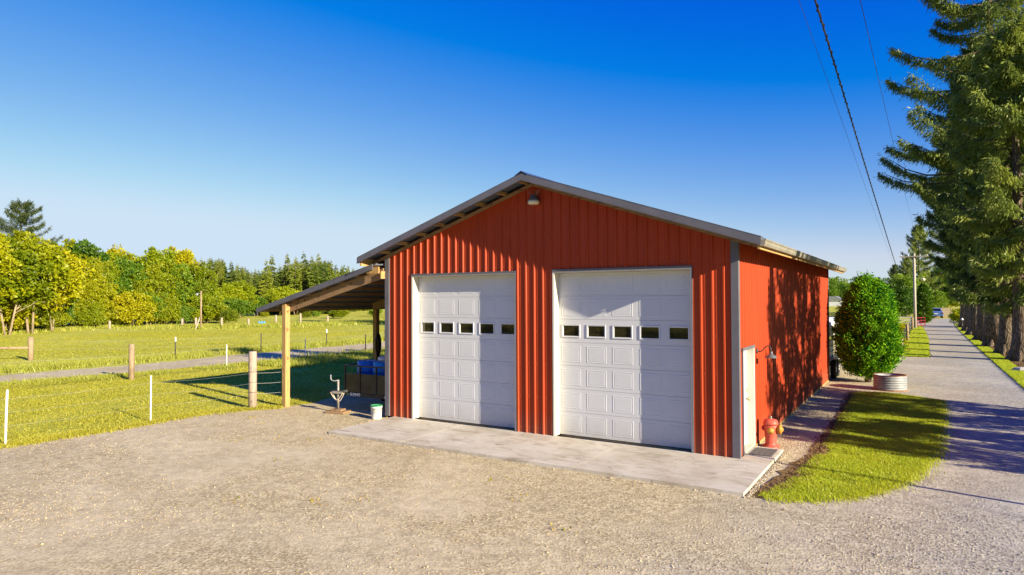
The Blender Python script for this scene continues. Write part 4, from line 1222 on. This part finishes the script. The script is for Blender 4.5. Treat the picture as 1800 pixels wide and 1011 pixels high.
link('lamp', MB().lathe([(.04, .2), (.12, .12), (.15, 0), (.07, -.1)], (-.35, -.25, 3.75), 10), M['galv'], t_, True)
link('bracket', MB().tube([(0, 0, 3.9), (-.35, -.25, 3.9)], .03, 6), M['galv'], t_)
link('prop', MB().tube([(-.5, -.35, -.1), (-.1, 0, 1.4)], .07, 6), M['pole'], t_)
# drive-side fence
t_ = thing('drive_fence', 'old wire fence of thin posts along the left drive verge', 'fence')
lathe_post(2.07, 27.25, 1.18, .10, M['wood_old'], 'wooden_post', (.02, .02))
for y in (29.5, 32, 35, 39, 44, 50, 56):
    lathe_post(2.05 + .004 * (y - 27), y, 1.1, .03, M['iron'], 'steel_post', (.02, 0), 6)
lathe_post(2.15, 41.5, 1.2, .09, M['wood_old'], 'wooden_post', (-.03, 0)); lathe_post(2.25, 60.3, 1.2, .10, M['wood_old'], 'wooden_post')
for z in (.4, .75, 1.05):
    link('strand', MB().tube([(2.07, 27.3, z), (2.12, 41.5, z - .03), (2.22, 60.3, z)], .006, 4, False), M['fence_wire'], t_)

# ------------------------------------------------------------------ utility pole and wires, gate
PX_, PY_ = 2.45, 63.2
t_ = thing('utility_pole', 'grey wooden utility pole with crossarm and lamp left of the driveway', 'utility pole', (PX_, PY_, ZG))
link('shaft', MB().tube([(0, 0, -.4), (0, 0, 7.45)], [.15, .105], 10), M['pole'], t_, True)
link('crossarm', MB().box(-1.25, -.15, 7.10, 1.25, -.06, 7.20), M['pole'], t_)
for x in (-1.1, -.5, .5, 1.1):
    link('insulator', MB().lathe([(.03, 7.20), (.045, 7.25), (.03, 7.32)], (x, -.105, 0), 8), M['plastic_white'], t_, True)
link('lamp_arm', MB().tube([(.1, 0, 4.95), (.5, 0, 5.05), (.72, 0, 5.0)], .025, 6), M['galv'], t_)
link('lamp_head', MB().lathe([(.04, .16), (.16, .06), (.19, 0), (.14, -.12), (.04, -.16)], (.74, 0, 4.86), 12), M['lens'], t_, True)
def cable(label, a, b_, r, sag, mat, twist=0, cat='cable'):
    a, b_ = np.array(a, float), np.array(b_, float)
    n_ = 60
    pts = [tuple(a + (b_ - a) * q - np.array([0, 0, sag * 4 * q * (1 - q)])) for q in np.linspace(0, 1, n_)]
    mb = MB(); mb.tube(pts, r, 5, False)
    if twist:
        L_ = np.linalg.norm(b_ - a); m_ = 500
        pts2 = []
        for i in range(m_):
            q = i / (m_ - 1); c_ = a + (b_ - a) * q - np.array([0, 0, sag * 4 * q * (1 - q)])
            w_ = q * L_ / .55 * 2 * math.pi
            pts2.append(tuple(c_ + np.array([math.cos(w_), 0, math.sin(w_)]) * r * 1.6))
        mb.tube(pts2, r * .8, 4, False)
    o = link('overhead_cable', mb, mat)
    return tag(o, label, cat, 'overhead cables above the driveway')
cable('thick twisted overhead cable, the darkest of the wires', (.59, 73.8, 6.68), (1.55, -30, 10.55), .020, .18, M['wire'], 1)
cable('thin overhead wire running close beside the twisted cable', (.45, 73.9, 6.5), (1.2, -30, 10.6), .005, .16, M['wire'])
cable('thin overhead wire nearest to the tall spruces', (2.0, 112, 14.6), (1.9, -24, 9.0), .008, .25, M['wire'])
t_ = thing('farm_gate', 'pale rail gate by the utility pole', 'gate', (1.0, 64.6, ZG), R(20))
for z in (.25, .5, .75, 1.0):
    link('rail', MB().box(-1.2, -.03, z, 1.15, .03, z + .10), M['galv'], t_)
for x in (-1.22, 1.16):
    link('upright', MB().box(x - .04, -.045, -.1, x + .06, .045, 1.2), M['galv'], t_)
t_ = thing('red_gate', 'red tubular gate standing open beside the utility pole', 'gate', (2.95, 64.4, ZG), R(70))
for z in (.25, .5, .75, 1.05):
    link('rail', MB().tube([(-1.0, 0, z), (1.0, 0, z)], .035, 6), M['tail'], t_)
for x in (-1.0, 0, 1.0):
    link('upright', MB().tube([(x, 0, .2), (x, 0, 1.1)], .035, 6), M['tail'], t_)
# board fence at the end
t_ = thing('board_fence', 'tan upright board fence across the far end of the drive', 'fence', (3.6, 103.5, ZG), R(4))
bm_ = MB().box(0, 0, 0, .29, .025, 1.45).mesh('board'); bm_.materials.append(wood('tan_fence_boards', (.46, .36, .22), (.30, .22, .12)))
for i in range(26):
    o = link('board', bm_, None, t_); o.location = (i * .3, 0, .02 * ((i * 7) % 3)); o.rotation_euler = (0, 0, 0)
link('rail', MB().box(0, .026, .4, 7.8, .07, .5), M['wood_x'], t_); link('rail', MB().box(0, .026, 1.1, 7.8, .07, 1.2), M['wood_x'], t_)
# car
t_ = thing('parked_car', 'blue-grey car parked at the far end of the drive', 'car', (4.75, 99.5, ZG), R(2))
body = MB()
body.prism_y([(-.88, .32), (.88, .32), (.93, .55), (.90, .88), (.80, .95), (-.80, .95), (-.90, .88), (-.93, .55)], 0, 4.3)
bevel(link('body', body, M['car_paint'], t_), .05, 2)
link('cabin', MB().hexa([(-.80, .25, .951), (.80, .25, .951), (.82, 3.1, .951), (-.82, 3.1, .951)], [(-.62, .75, 1.46), (.62, .75, 1.46), (.64, 2.3, 1.48), (-.64, 2.3, 1.48)]), M['car_paint'], t_)
link('rear_window', MB().hexa([(-.66, .32, 1.02), (.66, .32, 1.02), (.66, .34, 1.02), (-.66, .34, 1.02)], [(-.56, .66, 1.40), (.56, .66, 1.40), (.56, .70, 1.40), (-.56, .70, 1.40)]), M['car_glass'], t_)
for s in (-1, 1):
    link('tail_light', MB().box(s * .80 - .1, -.03, .68, s * .80 + .1, .02, .86), M['tail'], t_)
    for y in (.75, 3.45):
        wh = link('wheel', MB().lathe([(.2, -.1), (.31, -.09), (.33, 0), (.31, .09), (.2, .1)], (s * .80, y, .33), 16, 'x'), M['rubber'], t_, True)
        link('rim', MB().lathe([(.03, -.105), (.19, -.1), (.19, .1), (.03, .105)], (s * .80, y, .33), 12, 'x'), M['galv'], wh, True)
link('bumper', MB().box(-.86, -.07, .36, .86, .0, .58), M['car_paint'], t_)
link('number_plate', MB().box(-.26, -.085, .62, .26, -.075, .74), M['plastic_white'], t_)
# livestock trailer behind the barn
t_ = thing('livestock_trailer', 'tan slatted livestock trailer parked behind the barn', 'trailer', (-.97, 14.74, ZG), R(-1))
hw, ln = .92, 5.2
link('roof', MB().prism_y([(-hw - .02, 2.02), (hw + .02, 2.02), (hw - .02, 2.16), (.5, 2.26), (-.5, 2.26), (-hw + .02, 2.16)], -.05, ln), M['plastic_white'], t_)
link('floor', MB().box(-hw, 0, .46, hw, ln, .60), M['galv'], t_)
for i, z in enumerate((.62, .84, 1.06, 1.28, 1.62, 1.84)):
    for s in (-1, 1):
        link('slat', MB().box(s * hw - .02, .03, z, s * hw + .02, ln - .03, z + .175), M['tan_slat'], t_)
    link('slat', MB().box(-hw + .03, -.02, z, hw - .03, .02, z + .175), M['tan_slat'], t_)
for x in (-hw, hw):
    for y in (0, 1.3, 2.6, 3.9, ln):
        link('upright', MB().box(x - .035, y - .035, .60, x + .035, y + .035, 2.02), M['tan_slat'], t_)
for s in (-1, 1):
    for y in (.42, 1.26):
        wh = link('wheel', MB().lathe([(.2, -.1), (.33, -.09), (.36, -.04), (.36, .04), (.33, .09), (.2, .1)], (s * (hw + .14), y, .36), 20, 'x'), M['rubber'], t_, True)
        link('rim', MB().lathe([(.05, -.105), (.20, -.09), (.20, .09), (.05, .105)], (s * (hw + .14), y, .36), 14, 'x'), M['plastic_white'], wh, True)
    link('fender', MB().prism_y([(s * hw + s * .03, .76), (s * (hw + .27), .76), (s * (hw + .27), .80), (s * hw + s * .03, .80)][::s], .02, 1.70), M['galv'], t_)
ho = thing('farmhouse', 'low white farm building far beyond the trailer', 'building', (-26.5, 235, ZG))
link('wall', MB().box(-7, -3, 0, 7, 3, 2.2), M['plastic_white'], ho)
link('roof', MB().prism_y([(-7.4, 2.201), (7.4, 2.201), (5.0, 3.4), (-5.0, 3.4)], -3.4, 3.4), M['galv'], ho)
# small things by the far road
o = link('reflector_post', MB().tube([(0, 0, -.1), (0, 0, .75), (0, 0, .78)], [.03, .03, .02], 8), M['iron'])
o.location = (6.42, 66.0, ZG); tag(o, 'short marker post with a white round head by the last spruce', 'marker post')
link('head', MB().lathe([(.02, -.12), (.11, -.05), (.12, .03), (.03, .12)], (0, 0, .88), 10), M['plastic_white'], o, True)
rk = MB().lathe([(.05, 0), (.24, .03), (.27, .12), (.20, .22), (.06, .26)], (0, 0, 0), 7)
o = link('rock', rk, paint('pale_rock', (.42, .40, .37), .9, .25, 5, 0, .1, .4)); o.location = (6.55, 21.6, ZG - .02); o.scale = (1.3, .9, .8)
tag(o, 'pale grey rock at the edge of the tree bed', 'rock')

# ------------------------------------------------------------------ grass and loose stones
def inside(P, poly):
    x, y = P[:, 0], P[:, 1]; r = np.zeros(len(P), bool)
    n = len(poly); j = n - 1
    for i in range(n):
        xi, yi = poly[i]; xj, yj = poly[j]
        c = ((yi > y) != (yj > y)) & (x < (xj - xi) * (y - yi) / (yj - yi + 1e-12) + xi)
        r ^= c; j = i
    return r

def scatter(poly, n, rg):
    p = np.array(poly); lo, hi = p.min(0), p.max(0)
    Q = rg.uniform(lo, hi, (n, 2))
    return Q[inside(Q, poly)]

def blades(name, Q, h, w, mat, rg, z, lean=.45, clump=0.0, hv=None):
    n = len(Q)
    hh = h * rg.uniform(.45, 1.35, n)
    if hv is not None: hh = hh * hv
    a = rg.uniform(0, 2 * math.pi, n)
    S = np.stack([np.cos(a), np.sin(a), np.zeros(n)], 1) * (w * rg.uniform(.6, 1.4, n) / 2)[:, None]
    T = np.stack([rg.normal(0, lean, n), rg.normal(0, lean, n), np.ones(n)], 1) * hh[:, None]
    B = np.c_[Q, np.full(n, z)]
    V = np.empty((n, 3, 3)); V[:, 0] = B - S; V[:, 1] = B + S; V[:, 2] = B + T
    o = link(name, np_mesh(name, V.reshape(-1, 3), np.arange(n * 3).reshape(n, 3)), mat)
    return kind(o, 'stuff')
rg = np.random.default_rng(99)
def patchy(Q, s, seed):
    r_ = np.random.default_rng(seed)
    f = np.zeros(len(Q))
    for k in range(7):
        d = r_.normal(size=2) * s * (1 + k * .5); f += np.sin(Q @ d + r_.uniform(0, 6)) / (1 + .3 * k)
    return f / 3.0
Q = scatter(lawn_poly, 170000, rg)
pt = patchy(Q, 1.4, 4)
bare = np.exp(-(((Q[:, 0] - 1.75) / .42) ** 2 + ((Q[:, 1] + .55) / .22) ** 2))
Q = Q[(pt > -.62) & (rg.random(len(Q)) > bare * 1.1)]
blades('grass', Q, .040, .016, M['blade'], rg, ZG, .75)
Q = np.concatenate([scatter(vergeL, 90000, rg), scatter(vergeR, 90000, rg)])
blades('grass', Q, .07, .03, M['blade'], rg, ZG, .55)
near_field = [(-13.9, -12), (-13.85, -4.6), (-14.05, -2.3), (-13.5, -1.0), (-12.95, -.3), (-12.8, .8), (-13.4, 2.4), (-12.4, 3.6), (-12.4, 24), (-26.0, 24), (-26.1, 8), (-26.4, 2.4), (-27.6, -2), (-31, -10)]
Q = scatter(near_field, 420000, rg)
dens = patchy(Q, .8, 8)
Q = Q[rg.random(len(Q)) < .55 + .4 * dens]
blades('grass', Q, .048, .022, M['pasture_blade'], rg, ZG - .01, .95, hv=1 + .5 * patchy(Q, 1.1, 3))
def strip(pts, w, n, rg):
    pts = np.array(pts, float); seg = np.linalg.norm(np.diff(pts, axis=0), axis=1); cs = np.r_[0, np.cumsum(seg)]
    s = rg.uniform(0, cs[-1], n); i = np.clip(np.searchsorted(cs, s) - 1, 0, len(seg) - 1)
    f = ((s - cs[i]) / seg[i])[:, None]
    d = (pts[i + 1] - pts[i]) / seg[i][:, None]; nn = np.stack([-d[:, 1], d[:, 0]], 1)
    return pts[i] + (pts[i + 1] - pts[i]) * f + nn * (rg.normal(0, 1, n) * w)[:, None]
near_edge = [(-32.0, -12), (-27.0, -2.0), (-25.6, 2.4), (-25.0, 8.2), (-24.6, 18.2), (-24.6, 30)]
far_edge = [(-36.5, -12), (-31.6, -1), (-31.3, 4.2), (-31.7, 11.3), (-31.9, 23.2), (-31.9, 40)]
Q = strip([(x + .5, y) for x, y in near_edge], .55, 22000, rg)
Q = Q[patchy(Q, .9, 12) > -.25]
blades('tall_grass', Q, .13, .03, M['tall_blade'], rg, ZG - .01, .45)
Q = strip([(x - .4, y) for x, y in far_edge], .6, 30000, rg)
Q = Q[patchy(Q, .9, 12) > -.35]
blades('tall_grass', Q, .26, .035, M['tall_blade'], rg, ZG - .01, .35)
Q = np.concatenate([strip([(-22, 10), (-20, 18), (-15, 22)], 2.2, 14000, rg), strip([(-23, 7), (-23.4, 12), (-23.0, 24)], 1.0, 9000, rg)])
blades('tall_grass', Q, .24, .04, M['tall_blade'], rg, ZG - .01, .35)
mid_field = [(-34, -4), (-33, 40), (-62, 40), (-64, 4)]
Q = scatter(mid_field, 130000, rg)
Q = Q[rg.random(len(Q)) < .5 + .45 * patchy(Q, .35, 21)]
blades('grass', Q, .035, .06, M['pasture_blade'], rg, ZG - .012, 1.1)
Q = np.concatenate([strip([(-66, 0), (-71, 10), (-77, 21), (-83, 31)], 1.2, 16000, rg), strip([(-74, 28), (-64, 36), (-60, 50), (-62, 75)], 2.5, 22000, rg)])
blades('tall_grass', Q, .30, .10, M['tall_blade'], rg, ZG - .01, .4)
# stubby tufts fraying the gravel edge
edge = [(-14.05, -10), (-13.95, -5.8), (-13.85, -4.6), (-13.94, -3.65), (-14.05, -2.3), (-13.55, -1.0), (-13.0, -.3)]
blades('grass', strip(edge, .16, 9000, rg), .08, .022, M['pasture_blade'], rg, ZG - .01, .6)
blades('grass', strip([(.9, -2.2), (1.45, -1.98), (2.1, -1.42), (2.78, .1), (3.2, 2.5), (3.38, 6.85), (3.46, 10.8)], .11, 11000, rg), .05, .014, M['blade'], rg, ZG, .6)

def stones(name, P, size, mat, rg, z):
    n = len(P)
    base = np.array([(1, 0, 0), (-1, 0, 0), (0, 1, 0), (0, -1, 0), (0, 0, 1), (0, 0, -1)], float)
    tri = np.array([(0, 2, 4), (2, 1, 4), (1, 3, 4), (3, 0, 4), (2, 0, 5), (1, 2, 5), (3, 1, 5), (0, 3, 5)])
    V = base[None] * rg.uniform(.6, 1.3, (n, 6, 1))
    V *= rg.uniform(.6, 1.2, (n, 1, 3)); V[:, :, 2] *= .7
    a = rg.uniform(0, 6.28, n); c, s = np.cos(a), np.sin(a)
    X = V[:, :, 0] * c[:, None] - V[:, :, 1] * s[:, None]; Y = V[:, :, 0] * s[:, None] + V[:, :, 1] * c[:, None]
    V = np.stack([X, Y, V[:, :, 2]], 2) * size[:, None, None]
    V += np.c_[P, z + size * .25][:, None, :]
    F = (tri[None] + (np.arange(n) * 6)[:, None, None]).reshape(-1, 3)
    return kind(link(name, np_mesh(name, V.reshape(-1, 3), F), mat), 'stuff')
yard_near = [(-13.8, -7.5), (-5, -10.5), (3.5, -10.5), (6.0, -6), (6.0, 11), (3.5, 10.9), (3.2, 2.5), (2.75, 0), (2.05, -1.5), (.8, -2.4), (-8.95, -2.35), (-9.1, -.1), (-12.6, .3), (-13.4, -1.2), (-13.8, -4)]
Q = scatter(yard_near, 330000, rg)
d = np.hypot(Q[:, 0] - 3.03, Q[:, 1] + 13.09)
pk = patchy(Q, .55, 31)
Q = Q[(rg.random(len(Q)) < np.clip((9.0 / d) ** 1.6, .05, 1) * (.45 + .62 * pk))]
sz = .006 + .009 * rg.random(len(Q)) ** 2 + np.where(rg.random(len(Q)) < .012, .010, 0)
stones('gravel', Q, sz, M['stones'], rg, ZG - .004)
side = [(.05, 1.4), (.95, 1.4), (1.0, 11.3), (2.0, 12.2), (.4, 14), (.06, 14)]
Q = scatter(side, 16000, rg)
stones('gravel', Q, .007 + .011 * rg.random(len(Q)), M['stones'], rg, ZG - .006)
Q = scatter([(6.6, 18), (9, 18), (8.5, 70), (6.5, 70)], 9000, rg)
blades('needle_litter', Q, .03, .05, paint('dry_needles', (.20, .12, .05), .9, .4, 20), rg, ZG + .003, 1.6)
Q = strip([(.85, -2.0), (1.08, -1.0), (1.2, 1.35), (1.22, 6.5), (1.1, 11.3)], .10, 5000, rg)
blades('dry_leaf_litter', Q, .03, .03, paint('dry_leaves', (.17, .10, .045), .9, .5, 20), rg, ZG + .006, 1.4)
Q = np.concatenate([strip([(.655, -2.32), (.665, 1.26)], .025, 1300, rg), strip([(-8.9, -2.33), (.6, -2.34)], .03, 160, rg), strip([(-8.95, -2.3), (-9.2, -.3)], .03, 200, rg)])
Q = Q[~((Q[:, 0] > -8.88) & (Q[:, 0] < .605) & (Q[:, 1] > -2.315) & (Q[:, 1] < 1.25))]
stones('gravel', Q, .009 + .014 * rg.random(len(Q)), M['stones'], rg, ZG + .002)
# few yellow weeds and leaves on the gravel
cl = np.array([(-9.6, -3.2), (-7.8, -4.6), (-4.6, -5.6), (-5.0, -6.0), (-2.5, -4.2), (-12.2, -1.9), (-11.3, -2.2), (-10.2, -3.9), (-6.3, -6.6), (-3.4, -3.5), (-8.6, -2.9), (-1.2, -5.0)])
Q = (cl[rg.integers(0, len(cl), 160)] + rg.normal(0, .12, (160, 2)))
blades('weeds', Q, .03, .03, leafmat('yellow_weeds', [(.22, .24, .02), (.40, .30, .03), (.45, .26, .04)], .2, 1, None, 0), rg, ZG - .002, 1.0)
